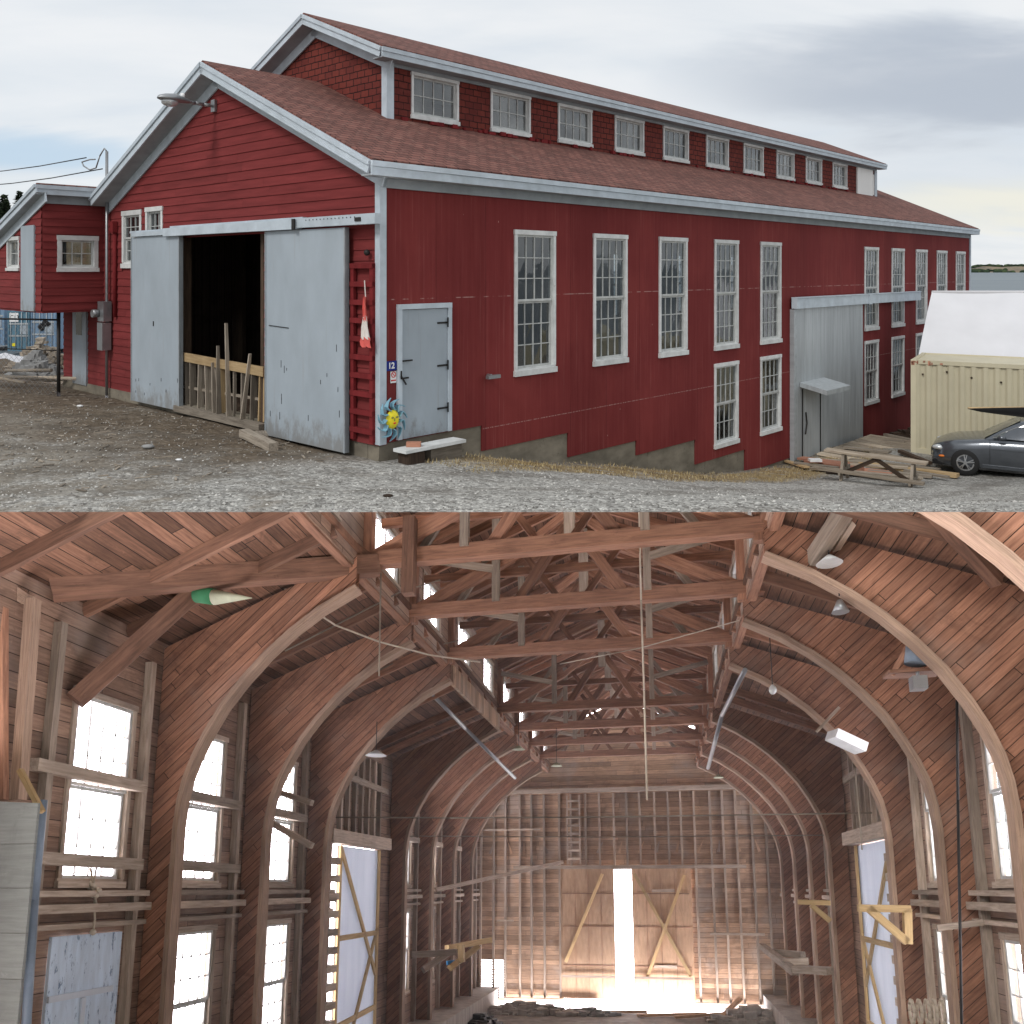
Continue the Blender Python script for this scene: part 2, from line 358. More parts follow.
M['h_ply'] = mat('tan_plywood_door', f_wood((.66, .44, .28), (.50, .31, .19), .12, 5), .8)
M['h_brace'] = mat('yellow_pine_brace', f_wood((.60, .43, .22), (.42, .28, .13), .2), .8)
M['h_white'] = mat('pale_blue_door_sheet', f_paint((.60, .66, .74), .06, grain=(3, 3, .5)), .6)
def translf(t, b, lc, rn):
    c = t.ramp(t.noise(t.vscale(lc, (3, 3, .4)), 1.2, 4), [(.3, (.66, .71, .78)), (.7, (.76, .80, .86))])
    tr = t.nd('ShaderNodeBsdfTranslucent', {0: c}).outputs[0]
    mx = t.nd('ShaderNodeMixShader', {0: .16, 1: b.outputs[0], 2: tr}).outputs[0]
    setc(t, b, c); t.l.new(mx, t.n['Material Output'].inputs[0])
M['h_sheet'] = mat('translucent_white_sheet', translf, .6)
M['h_conc'] = mat('pale_concrete_sill', f_paint((.40, .37, .34), .25, wear=(.22, .2, .18), wamt=.6), .95)
M['h_floor'] = mat('dusty_floor', f_paint((.24, .215, .19), .4, grain=(2, 2, 2)), .95)
M['h_panel'] = mat('grey_green_panel', f_boards((.17, .18, .165), (.13, .135, .125), .42, 0, 6, .012, .10, gapc=(.08, .08, .07)), .8)
M['h_bluedoor'] = mat('worn_blue_door_boards', f_paint((.55, .66, .78), .15, grain=(6, 6, 1), wear=(.16, .24, .36), wamt=.565), .7)
M['blue_pipe'] = mat('blue_grey_pipe', f_plain((.20, .25, .31)), .4)
M['lampwhite'] = mat('white_enamel', f_plain((.72, .74, .74)), .4)
M['rope'] = mat('pale_rope', f_plain((.52, .45, .36)), .9)
M['green'] = mat('green_canvas', f_plain((.05, .22, .10)), .8)
M['cream_cloth'] = mat('cream_canvas', f_plain((.50, .52, .38)), .8)
M['blue'] = mat('blue_plastic', f_plain((.03, .25, .60)), .5)

# things in the yard
M['cont_cream'] = mat('cream_container_paint', f_paint((.56, .51, .365), .08, grain=(1, 1, .5), wear=(.30, .14, .07), wamt=.80), .55)
M['cont_blue'] = mat('blue_container_paint', f_paint((.17, .26, .37), .25, wear=(.42, .46, .50), wamt=.60), .6)
M['cont_teal'] = mat('teal_container_paint', f_paint((.10, .20, .27), .25, wear=(.38, .42, .44), wamt=.60), .6)
M['white_vinyl'] = mat('white_tent_vinyl', f_paint((.66, .66, .685), .04, grain=(.6, .6, 1)), .5)
M['car'] = mat('dark_grey_car_paint', f_plain((.10, .11, .125)), .26, .6, .6)
M['car'].node_tree.nodes['Principled BSDF'].inputs['Coat Weight'].default_value = .6
M['rubber'] = mat('tyre_rubber', f_plain((.018, .018, .018)), .8)
M['alloy'] = mat('alloy_rim', f_plain((.55, .56, .57)), .3, .9)
M['carglass'] = mat('car_glass', f_plain((.06, .075, .075)), .06, 0, .9)
M['lens'] = mat('headlight_lens', f_plain((.55, .57, .58)), .12, .3, .8)
M['orange'] = mat('orange_lens', f_plain((.75, .20, .03)), .3)
M['signblue'] = mat('blue_sign_enamel', f_plain((.01, .025, .22)), .4)
M['signwhite'] = mat('white_sign_paint', f_plain((.80, .80, .80)), .4)
M['signred'] = mat('red_sign_paint', f_plain((.60, .03, .03)), .5)
M['sunyellow'] = mat('yellow_ceramic', f_plain((.80, .68, .03)), .35)
M['sunblue'] = mat('pale_blue_ray_paint', f_plain((.22, .42, .52)), .4)
M['sunface'] = mat('dark_face_line', f_plain((.05, .09, .12)), .5)
M['pink'] = mat('faded_red_cloth', f_plain((.75, .14, .12)), .8)
M['whitecloth'] = mat('white_cloth', f_plain((.75, .70, .66)), .8)

# ---------------------------------------------------------------- mesh builder
class MB:
    def __init__(s): s.v = []; s.lc = []; s.rn = []; s.f = []; s.mi = []; s.sm = []; s.cur = 0
    def add(s, vs, fs, lcs=None, rnd=None, smooth=False):
        o = len(s.v); r = random.random() if rnd is None else rnd
        off = random.random()*40
        s.v += [tuple(p) for p in vs]
        s.lc += [tuple(p) for p in (lcs if lcs is not None else vs)]
        s.rn += [r]*len(vs)
        for f in fs: s.f.append(tuple(i+o for i in f)); s.mi.append(s.cur); s.sm.append(smooth)
        return s
    BF = ((0, 1, 3, 2), (4, 6, 7, 5), (0, 4, 5, 1), (2, 3, 7, 6), (0, 2, 6, 4), (1, 5, 7, 3))
    def box(s, a, b, rnd=None, world=False):
        vs = [(x, y, z) for x in (a[0], b[0]) for y in (a[1], b[1]) for z in (a[2], b[2])]
        if world: return s.add(vs, s.BF, None, rnd)
        d = [abs(b[i]-a[i]) for i in range(3)]; k = d.index(max(d)); o = [k]+[i for i in range(3) if i != k]
        off = (random.random()*30, random.random()*30, random.random()*30)
        return s.add(vs, s.BF, [(p[o[0]]+off[0], p[o[1]]+off[1], p[o[2]]+off[2]) for p in vs], rnd)
    def beam(s, p, q, w_, h_, up=(0, 0, 1), rnd=None, w2=None, h2=None):
        p, q = Vector(p), Vector(q); ax = (q-p); L = ax.length; ax.normalize(); up = Vector(up)
        if abs(ax.dot(up)) > .98: up = Vector((1, 0, 0)) if abs(ax.x) < .9 else Vector((0, 1, 0))
        sd = ax.cross(up).normalized(); u = sd.cross(ax)
        vs, lc = [], []; off = random.random()*50
        for e, (c, ww, hh) in enumerate(((p, w_, h_), (q, w2 or w_, h2 or h_))):
            for i in (-.5, .5):
                for j in (-.5, .5):
                    vs.append(c+sd*i*ww+u*j*hh); lc.append((e*L+off, i*ww+off, j*hh+off))
        return s.add(vs, s.BF, lc, rnd)
    def cyl(s, p, q, r, r2=None, n=12, rnd=None, cap=True):
        p, q = Vector(p), Vector(q); ax = (q-p); L = ax.length; ax.normalize()
        a = ax.orthogonal().normalized(); b_ = ax.cross(a); r2 = r if r2 is None else r2
        vs, lc = [], []
        for e, (c, rr) in enumerate(((p, r), (q, r2))):
            for i in range(n):
                t = 2*math.pi*i/n; vs.append(c+a*math.cos(t)*rr+b_*math.sin(t)*rr); lc.append((e*L, rr*t, 0))
        fs = [(i, (i+1) % n, n+(i+1) % n, n+i) for i in range(n)]
        s.add(vs, fs, lc, rnd, True)
        if cap: s.f += [tuple(len(s.v)-2*n+i for i in range(n)), tuple(len(s.v)-n+i for i in range(n))]; s.mi += [s.cur]*2; s.sm += [False]*2
        return s
    def tube(s, pts, r, n=6, rnd=None):
        pts = [Vector(p) for p in pts]
        for a, b in zip(pts, pts[1:]): s.cyl(a, b, r, n=n, rnd=rnd, cap=True)
        return s
    def ball(s, c, r, n=8, m=6, rnd=None):
        vs, fs = [], []
        if not hasattr(r, '__len__'): r = (r, r, r)
        for j in range(m+1):
            th = math.pi*j/m
            for i in range(n):
                ph = 2*math.pi*i/n; vs.append((c[0]+r[0]*math.sin(th)*math.cos(ph), c[1]+r[1]*math.sin(th)*math.sin(ph), c[2]+r[2]*math.cos(th)))
        for j in range(m):
            for i in range(n): fs.append((j*n+i, j*n+(i+1) % n, (j+1)*n+(i+1) % n, (j+1)*n+i))
        return s.add(vs, fs, None, rnd, True)
    def prism(s, poly, P, d0, d1, rnd=None, lcz=True, holes=None):
        """poly in (u,v); P(u,v,d) places it; d0..d1 thickness"""
        k = len(poly)
        vs = [P(u, v, d) for d in (d0, d1) for u, v in poly]; lc = [(u, v, d) for d in (d0, d1) for u, v in poly]
        fs = [tuple(range(k)), tuple(range(2*k-1, k-1, -1))]+[(i, i+k, (i+1) % k+k, (i+1) % k) for i in range(k)]
        return s.add(vs, fs, lc, rnd)
    def panel(s, P, u0, u1, v0, v1, holes, d0, d1, lcf=None, keep=None, rnd=.5):
        us = sorted({u0, u1, *[h[i] for h in holes for i in (0, 1) if u0 < h[i] < u1]})
        vs_ = sorted({v0, v1, *[h[i] for h in holes for i in (2, 3) if v0 < h[i] < v1]})
        lcf = lcf or (lambda u, v, d: (u, v, d))
        def open_(i, j):
            if i < 0 or j < 0 or i >= len(us)-1 or j >= len(vs_)-1: return True
            u, v = (us[i]+us[i+1])/2, (vs_[j]+vs_[j+1])/2
            return any(h[0] < u < h[1] and h[2] < v < h[3] for h in holes)
        def quad(c):
            s.add([P(*p) for p in c], [(0, 1, 2, 3)], [lcf(*p) for p in c], rnd)
        for i in range(len(us)-1):
            for j in range(len(vs_)-1):
                if open_(i, j): continue
                a, b, c, d = us[i], us[i+1], vs_[j], vs_[j+1]
                quad([(a, c, d0), (b, c, d0), (b, d, d0), (a, d, d0)])
                quad([(a, d, d1), (b, d, d1), (b, c, d1), (a, c, d1)])
                if open_(i-1, j): quad([(a, c, d0), (a, d, d0), (a, d, d1), (a, c, d1)])
                if open_(i+1, j): quad([(b, c, d0), (b, c, d1), (b, d, d1), (b, d, d0)])
                if open_(i, j-1): quad([(a, c, d0), (a, c, d1), (b, c, d1), (b, c, d0)])
                if open_(i, j+1): quad([(a, d, d0), (b, d, d0), (b, d, d1), (a, d, d1)])
        return s
    def build(s, name, m, parent=None, loc=(0, 0, 0), xf=None, recalc=True):
        me = bpy.data.meshes.new(name)
        vs = [xf(Vector(p)) for p in s.v] if xf else s.v
        me.from_pydata([tuple(p) for p in vs], [], s.f)
        at = me.attributes.new('lc', 'FLOAT_VECTOR', 'POINT'); at.data.foreach_set('vector', [c for p in s.lc for c in p])
        at = me.attributes.new('rnd', 'FLOAT', 'POINT'); at.data.foreach_set('value', s.rn)
        ms = m if isinstance(m, (list, tuple)) else [m]
        for x in ms: me.materials.append(M[x] if isinstance(x, str) else x)
        me.polygons.foreach_set('material_index', s.mi); me.polygons.foreach_set('use_smooth', s.sm)
        if recalc:
            bm = bmesh.new(); bm.from_mesh(me); bmesh.ops.recalc_face_normals(bm, faces=bm.faces[:]); bm.to_mesh(me); bm.free()
        o = bpy.data.objects.new(name, me); COL.objects.link(o); o.location = loc
        if parent: o.parent = parent
        return o

def tag(o, label=None, cat=None, group=None, kind=None):
    for k, v in (('label', label), ('category', cat), ('group', group), ('kind', kind)):
        if v: o[k] = v
    return o
def empty(name, loc, rz=0, label=None, cat=None, group=None, parent=None):
    o = bpy.data.objects.new(name, None); COL.objects.link(o); o.location = loc; o.rotation_euler = (0, 0, rz); o.empty_display_size = .2
    if parent: o.parent = parent
    return tag(o, label, cat, group)
def copy_tree(o, parent=None):
    c = o.copy(); COL.objects.link(c); c.parent = parent
    for ch in [x for x in bpy.data.objects if x.parent == o]: copy_tree(ch, c)
    return c

# ---------------------------------------------------------------- terrain
CX0, CY0 = -2.03, 13.7
ANG = math.atan2(.7341, .6790)
def bw(s, t, z=0):      # building (along, across, up) -> world
    return Vector((CX0+.6790*s-.7341*t, CY0+.7341*s+.6790*t, z))
ctl = []
def cp(x, y, z): ctl.append((x, y, z))
for x in (-14, -9, -5, -1, 3, 7, 12, 18): cp(x, 9.8, 0); cp(x, 2, .0); cp(x, -12, .1)
for s, z in ((1.47, -.38), (3.2, -.78), (5.58, -1.2), (9.4, -2.03), (11.5, -2.33), (14, -2.52), (18.8, -2.62), (22.8, -2.85), (30.8, -3.1)):
    p = bw(s, -.2); cp(p.x, p.y, z); p = bw(s, 5); cp(p.x, p.y, min(-.3, z))
for t in (0, 2, 4, 6.4, 8.6, 10.9, 12.3): p = bw(-.2, t); cp(p.x, p.y, -.27 if t < 3 else -.22)
p = bw(-3, 3); cp(p.x, p.y, -.12); p = bw(-3, 9); cp(p.x, p.y, -.1)
for q in ((6.3, 15, -1.28), (5.2, 12.5, -.64), (7.6, 17.6, -1.84), (3.5, 16, -1.3), (9.5, 17.6, -1.8), (8.2, 15, -1.25), (-39, 70, -4.1), (-36, 60, -3.6), (-31, 48, -2.6), (-44, 75, -4.2), (-14, 24, -.2), (-25, 22, -.2), (-20, 35, -.8), (11.1, 24.7, -2.4), (13, 22.5, -2.4), (11.1, 21.5, -2.4), (16, 21, -2.4), (20, 18, -2.2),
          (9, 20.6, -2.3), (9.8, 25.7, -2.45), (22, 28, -2.6), (14, 32, -2.9), (30, 40, -4.6), (24, 50, -6.0), (60, 40, -6.), (8, 60, -6.), (-30, 80, -4), (40, 15, -2.)): cp(*q)
K = np.array(ctl)
Dm = np.hypot(K[:, None, 0]-K[None, :, 0], K[:, None, 1]-K[None, :, 1])
Amat = np.block([[-Dm-1e-3*np.eye(len(K)), np.ones((len(K), 1))], [np.ones((1, len(K))), np.zeros((1, 1))]])
Wt = np.linalg.solve(Amat, np.append(K[:, 2], 0))
def gz(x, y):
    if y <= 9.8: return 0.0
    z = float(-np.hypot(K[:, 0]-x, K[:, 1]-y) @ Wt[:-1] + Wt[-1])
    z = max(-6.5, min(.2, z))
    f = min(1, (y-9.8)/1.5); z *= f
    far = max(0, (math.hypot(x, y)-75)/60)
    if x > -25 or y > 60: z = z*(1-min(1, far)) + -7*min(1, far)
    return z
def rough(x, y):
    if y < 9.9: return 0
    return .018*math.sin(x*2.3+y*1.1)*math.sin(y*1.9-x*.7)+.012*math.sin(x*5.1)*math.cos(y*4.3)
PIT = (-6.9, 6.9, 2.2, 9.78)     # the open pit over the lower hall
xs = sorted(set([-400, -200, -120, -80, -60, -45, -35, -28, -24, 24, 28, 34, 42, 52, 65, 90, 140]+[round(-22+.5*i, 2) for i in range(89)]+[PIT[0], PIT[1]]))
ys = sorted(set([-150, -60, -25, -10, -3, PIT[2], 5, 7.5, PIT[3]]+[round(9.9+.3*i, 2) for i in range(60)]+[28+i*1. for i in range(30)]+[60, 70, 85, 110, 150, 220]))
mb = MB(); nx = len(xs)
vs = [(x, y, gz(x, y)+rough(x, y)) for y in ys for x in xs]
fs = []
for j in range(len(ys)-1):
    for i in range(nx-1):
        xm, ym = (xs[i]+xs[i+1])/2, (ys[j]+ys[j+1])/2
        if PIT[0] < xm < PIT[1] and PIT[2] < ym < PIT[3]: continue
        fs.append((j*nx+i, j*nx+i+1, (j+1)*nx+i+1, (j+1)*nx+i))
mb.add(vs, fs, smooth=True)
g = mb.build('ground', 'ground'); tag(g, kind='structure')
mb = MB()
mb.add([(-9000, 60, -4), (9000, 60, -4), (9000, 9000, -4), (-9000, 9000, -4)], [(0, 1, 2, 3)])
mb.add([(41, -3000, -4), (9000, -3000, -4), (9000, 60, -4), (41, 60, -4)], [(0, 1, 2, 3)])
tag(mb.build('sea_water', 'water'), kind='structure')
# walls added round the open pit to keep light from below off the shed
mb = MB(); x0, x1, y0, y1 = PIT
mb.box((x0-.3, y0-.3, -7), (x1+.3, y0, -.004), world=True); mb.box((x0-.3, y0+.002, -5), (x0, y1, -.004), world=True); mb.box((x1, y0+.002, -5), (x1+.3, y1, -.004), world=True)
o = mb.build('pit_light_screen', 'concrete'); tag(o, kind='structure')
# far shore
mb = MB(); vs = []; N = 160
for i in range(N+1):
    x = 600+2600*i/N; h = 20+9*math.sin(i*.11)+5*math.sin(i*.37+1)+2.5*math.sin(i*.9)
    vs += [(x, 2300, -5), (x, 2480, -5+h*.45), (x, 2750, -5+h), (x, 3000, -6)]
mb.add(vs, [(i*4+k, i*4+4+k, i*4+5+k, i*4+1+k) for i in range(N) for k in range(3)], smooth=True)
tag(mb.build('far_hills', 'hill'), kind='structure')
mb = MB()
for k in range(260):
    x = random.uniform(1080, 1700); i = (x-600)/2600*N
    h = 20+9*math.sin(i*.11)+5*math.sin(i*.37+1)+2.5*math.sin(i*.9)
    y = random.choice([2320, 2500, 2700]); zz = -5+h*{2320: .05, 2500: .5, 2700: .92}[y]
    mb.ball((x, y, zz+2), (random.uniform(5, 16), 4, random.uniform(3, 6)), 6, 4)
tag(mb.build('shore_woodland', 'needle'), kind='stuff')
# slope to the far left with conifers
mb = MB(); vs = []; N = 40
for i in range(N+1):
    x = -170+118*i/N; h = 14+1.2*math.sin(i*.5)-.05*abs(i-22)
    for k, (y, q) in enumerate(((112, 0), (120, .3), (128, .62), (138, .9), (152, 1.), (190, .6))): vs.append((x, y+2*math.sin(i*.7), -5+h*q+.3*math.sin(i*2.1+k)))
mb.add(vs, [(i*6+k, i*6+6+k, i*6+7+k, i*6+1+k) for i in range(N) for k in range(5)], smooth=True)
tag(mb.build('wooded_hill', 'hillnear'), kind='structure')
def conifer(x, y, z, h, lab):
    e = empty('pine_tree', (x, y, z), 0, lab, 'tree', 'conifers on the hill at the far left')
    mb = MB(); mb.cyl((0, 0, 0), (0, 0, h*.95), .16, .03, 6); mb.build('trunk', 'bark', e)
    mb = MB()
    for k in range(520):
        q = random.random()**.8; zz = h*(.12+.88*q); rr = (1-q)*h*.22*random.uniform(.3, 1.1)+.05; a = random.random()*6.28
        p = Vector((rr*math.cos(a), rr*math.sin(a), zz-rr*.25)); s_ = random.uniform(.25, .6)
        d = Vector((math.cos(a+random.uniform(-.7, .7)), math.sin(a), random.uniform(-.5, .1)))*s_
        mb.add([p, p+d+Vector((0, 0, .08)), p+d*.6+Vector((-d.y*.6, d.x*.6, -.1)), p+Vector((d.y*.3, -d.x*.3, -.12))], [(0, 1, 2, 3)])
    mb.build('crown', 'needle', e, recalc=False)
tr = [(-83.3, 3.0, 'short conifer at the extreme left on the hill crest'), (-82.7, 3.9, 'second conifer from the left on the hill crest, a dense one'),
      (-82.0, 3.2, 'third conifer from the left on the hill crest'), (-81.4, 4.3, 'tallest conifer in the row on the hill crest'),
      (-80.6, 3.4, 'fifth conifer from the left on the hill crest'), (-80.0, 2.9, 'low conifer just above the annex roof edge'),
      (-79.3, 3.6, 'conifer nearest the annex roof, last of the row'), (-84.0, 3.5, 'conifer cut by the left edge of the picture')]
for x, h, lab in tr: conifer(x, 146+random.uniform(-2, 2), 8.2, h*1.75, lab)

# loose stones on the gravel, dead grass by the wall
mb = MB()
OCT = [(1, 0, 0), (0, 1, 0), (-1, 0, 0), (0, -1, 0), (0, 0, 1)]
for k in range(9000):
    y = 9.85+(random.random()**1.6)*9; x = random.uniform(-.62, .62)*y
    l = bw(0, 0); ly = (x-CX0)*-.7341+(y-CY0)*.6790
    lx = (x-CX0)*.6790+(y-CY0)*.7341
    if lx > -.3 and ly > -1.2: continue
    r = random.uniform(.006, .019)*(1.5 if random.random() < .06 else 1); z = gz(x, y)+rough(x, y)
    a = random.random()*6.3
    vs = [(x+r*(c[0]*math.cos(a)-c[1]*math.sin(a))*random.uniform(.7, 1.3), y+r*(c[0]*math.sin(a)+c[1]*math.cos(a)), z+r*c[2]*random.uniform(.5, 1)) for c in OCT]
    mb.add(vs, [(0, 1, 4), (1, 2, 4), (2, 3, 4), (3, 0, 4)])
tag(mb.build('loose_gravel', 'stones', recalc=False), kind='stuff')
mb = MB()
for k in range(9000):
    s = random.uniform(.4, 17); t = -random.uniform(.1, 1.75)
    if random.random() < .35+.4*math.sin(s*1.9)*math.sin(s*.7+t*2): continue
    p = bw(s, t); z = gz(p.x, p.y); a = random.random()*6.3; L = random.uniform(.03, .11); le = random.uniform(.2, 1)
    d = Vector((math.cos(a)*le*L, math.sin(a)*le*L, L*(1.1-le))); w_ = Vector((-math.sin(a), math.cos(a), 0))*.008
    b0 = Vector((p.x, p.y, z)); mb.add([b0-w_, b0+w_, b0+d], [(0, 1, 2)])
tag(mb.build('dead_grass', 'straw', recalc=False), kind='stuff')

# ---------------------------------------------------------------- the red boat shed
shed = empty('boat_shed', (CX0, CY0, 0), ANG, 'long red boat shed with grey trim, shingled roof and raised clerestory', 'boat shed')
PS = lambda u, v, d: (u, -d, v)                 # long side wall, y=0, d outwards
PG = lambda u, v, d: (-d, u, v)                 # gable wall, x=0
SL = .447; EZ = 4.415; RY = 4.82; LEN = 30.1; WID = 9.64; LW = 12.4
TALL = [3.04, 5.35, 7.68, 10.03, 12.33, 19.18, 21.5, 23.82, 26.05, 28.3]
LOWW = [10.03, 12.33, 19.18, 21.5, 23.82]
WW = 1.14
holes = [(s, s+WW, .77, 3.37) for s in TALL]+[(s, s+WW, -1.56, .42) for s in LOWW]+[(.38, 1.43, .0, 2.02)]
bots = [(0, 2.23, -.02), (2.23, 4.58, -.46), (4.58, 6.85, -.93), (6.85, 9.2, -1.24), (9.2, 11.54, -1.81), (11.54, 14.1, -2.4), (14.1, LEN, -3.3)]
mb = MB(); mb.panel(PS, 0, LEN, -3.3, 4.2, holes+[(a, b, -4, z) for a, b, z in bots[:-1]], -.14, 0, lambda u, v, d: (u, d, v))
mb.build('side_wall', 'ply_red', shed)
mb = MB()
for a, b, z in bots: mb.box((a+.002, .03, z-.95), (b-.002, .30, z+.05), world=True)
mb.box((-.0, .31, -.8), (.2, 5, -.03), world=True)
mb.box((-.03, 5.0, -.8), (.2, LW, -.03), world=True)
mb.build('foundation', 'concrete', shed)
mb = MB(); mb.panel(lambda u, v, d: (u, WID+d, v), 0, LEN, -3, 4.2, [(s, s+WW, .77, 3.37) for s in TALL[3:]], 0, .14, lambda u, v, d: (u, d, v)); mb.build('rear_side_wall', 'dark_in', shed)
mb = MB(); mb.panel(lambda u, v, d: (LEN+d, u, v), .01, WID-.01, -3.2, 4.2, [], -.14, -.01, lambda u, v, d: (u, d, v))
mb.prism([(0, 4.2), (WID, 4.2), (RY, 4.2+SL*RY-.15)], lambda u, v, d: (LEN+d, u, v), -.14, -.01)
mb.build('rear_gable_wall', 'trim_red', shed)

# windows ------------------------------------------------------------
def window(parent, P, u0, u1, v0, v1, cols, rows, meet=False, fw=.07, proud=.03, sill=.11, glass='glass', back=.10, rec=.07, bar=.009):
    tm, sm_ = ('h_grey', 'muntin') if glass == 'glass_in' else ('white_trim', 'muntin')
    mb = MB()
    def bx(a, b, c, d, e0, e1): 
        p, q = P(a, c, e0), P(b, d, e1); mb.box(tuple(map(min, p, q)), tuple(map(max, p, q)))
    bx(u0, u0+fw, v0+sill, v1-fw, -back, proud); bx(u1-fw, u1, v0+sill, v1-fw, -back, proud)
    bx(u0-.01, u1+.01, v1-fw, v1+.015, -back, proud+.01)
    bx(u0-.015, u1+.015, v0-.02, v0+sill-.03, -back, proud+.025); bx(u0, u1, v0+sill-.03, v0+sill, -back, proud-.01)
    fr = mb.build('window_frame', tm, parent)
    a, b, c, d = u0+fw, u1-fw, v0+sill, v1-fw; mb = MB(); st = .04
    sashes = [(c, (c+d)/2, rec, rows//2), ((c+d)/2, d, rec-.035, rows-rows//2)] if meet else [(c, d, rec, rows)]
    for (z0, z1, r_, nr) in sashes:
        def bm_(a_, b_, c_, d_, th): 
            p, q = P(a_, c_, -r_), P(b_, d_, -r_+th); mb.box(tuple(map(min, p, q)), tuple(map(max, p, q)))
        bm_(a, a+st, z0, z1, .035); bm_(b-st, b, z0, z1, .035); bm_(a+st, b-st, z0, z0+st, .034); bm_(a+st, b-st, z1-st, z1, .034)
        for i in range(1, cols): x = a+st+(b-a-2*st)*i/cols; bm_(x-bar, x+bar, z0+st, z1-st, .028)
        for j in range(1, nr): z = z0+st+(z1-z0-2*st)*j/nr; bm_(a+st, b-st, z-bar, z+bar, .025)
    mb.build('sash', sm_, fr)
    mb = MB()
    for (z0, z1, r_, nr) in sashes:
        for i in range(cols):
            for j in range(nr):
                x0, x1 = a+st+(b-a-2*st)*i/cols, a+st+(b-a-2*st)*(i+1)/cols; y0, y1 = z0+st+(z1-z0-2*st)*j/nr, z0+st+(z1-z0-2*st)*(j+1)/nr
                k = [random.uniform(-.003, .003) for _ in range(4)]
                q = [P(x0, y0, -r_+.01+k[0]), P(x1, y0, -r_+.01+k[1]), P(x1, y1, -r_+.01+k[2]), P(x0, y1, -r_+.01+k[3])]
                mb.add(q, [(0, 1, 2, 3)], q)
    mb.build('pane', glass, fr)
    return fr
for s in TALL: window(shed, PS, s, s+WW, .77, 3.37, 4, 6, True)
for s in LOWW: window(shed, PS, s, s+WW, -1.56, .42, 4, 4, True)
PB = lambda u, v, d: (u, WID+d+.14, v)
for s in TALL[3:]: window(shed, PB, s, s+WW, .77, 3.37, 4, 6, True)

# gable siding --------------------------------------------------------
def rake(z): return max(0, (z-4.15)/SL)           # wall narrows above the eaves
GH = [(3.25, 6.45, -1, 3.36), (8.1, 9.05, 2.72, 3.95), (7.12, 7.9, 2.9, 3.98), (11.0, 11.64, -.05, 1.9)]
def clap(mb, P, z0, z1, step, lim, holes, proud=.022, base=.004):
    z = z0
    while z < z1:
        zt = min(z+step, z1); zm = (z+zt)/2; a, b = lim(zt if zt > 4.15 else zm)
        if b-a > .05:
            cuts = sorted([(h[0], h[1]) for h in holes if h[2] < zm < h[3]]); u = a; segs = []
            for c0, c1 in cuts:
                if c0 > u: segs.append((u, min(c0, b)))
                u = max(u, c1)
            if u < b: segs.append((u, b))
            for (p, q) in segs:
                while p < q-.01:
                    e = min(q, p+random.uniform(2.2, 4.2)); e = q if q-e < .5 else e
                    pr = proud+random.uniform(-.002, .003); o_ = random.random()*20
                    vs = [P(p, z, 0), P(e, z, 0), P(e, z, pr), P(p, z, pr), P(p, zt+.01, base), P(e, zt+.01, base)]
                    lc = [(p+o_, 0, z), (e+o_, 0, z), (e+o_, .02, z), (p+o_, .02, z), (p+o_, 0, zt), (e+o_, 0, zt)]
                    mb.add(vs, [(0, 3, 2, 1), (3, 4, 5, 2)], lc)
                    p = e+.004
        z += step
mb = MB()
mb.panel(PG, 0, LW, -.05, 2.5, GH, -.14, 0, lambda u, v, d: (u, d, v)); mb.panel(PG, 0, 10.04, 2.501, 4.15, GH, -.14, 0, lambda u, v, d: (u, d, v))
mb.prism([(0, 4.15), (WID, 4.15), (RY, 4.15+SL*RY)], PG, -.14, 0)
b1 = mb
clap(mb, PG, -.05, 6.60, .168, lambda z: (max(.0, rake(z)), (LW if z < 2.5 else (10.05 if z < 4.3 else WID-rake(z)))), GH)
mb.build('gable_wall', 'clap', shed, recalc=False)
# lean-to end under the annex, left return wall
mb = MB(); mb.panel(lambda u, v, d: (u, LW+d, v), .01, 1.2, -.6, 2.5, [], -.1, 0, lambda u, v, d: (u, d, v)); mb.build('left_return_wall', 'trim_red', shed)
window(shed, PG, 8.1, 9.05, 2.72, 3.95, 3, 4, True, .09)
window(shed, PG, 7.12, 7.9, 2.9, 3.98, 3, 3, False, .08)

# roof ------------------------------------------------------------------
def slab(mb, x0, x1, y0, z0, y1, z1, th):
    """a roof slope from the eave (y0,z0) to the ridge (y1,z1)"""
    L = math.hypot(y1-y0, z1-z0); n_ = Vector((0, -(z1-z0), (y1-y0)))/L
    if n_.z < 0: n_ = -n_
    a = [Vector((x0, y0, z0)), Vector((x1, y0, z0)), Vector((x1, y1, z1)), Vector((x0, y1, z1))]
    vs = a+[p-n_*th for p in a]; lc = [(x0, 0, 0), (x1, 0, 0), (x1, L, 0), (x0, L, 0)]
    mb.add(vs, [(0, 1, 2, 3), (7, 6, 5, 4), (0, 4, 5, 1), (1, 5, 6, 2), (2, 6, 7, 3), (3, 7, 4, 0)], lc+[(p[0], p[1], .1) for p in lc], .5)
OH, EO = .36, .26      # overhang at the gable and at the eaves
zE = EZ+.03-SL*EO; zR = EZ+.03+SL*RY
mb = MB(); slab(mb, -OH, LEN+.3, -EO, zE, RY, zR, .035); slab(mb, -OH, LEN+.3, WID+EO, zE, RY, zR, .035)
mb.build('roof', 'roof', shed)
mb = MB(); slab(mb, -OH+.03, LEN+.28, -EO+.02, zE-.045, RY-.001, zR-.045, .03); slab(mb, -OH+.03, LEN+.28, WID+EO-.02, zE-.045, RY+.001, zR-.045, .03)
mb.build('roof_lining', 'w_dark', shed)
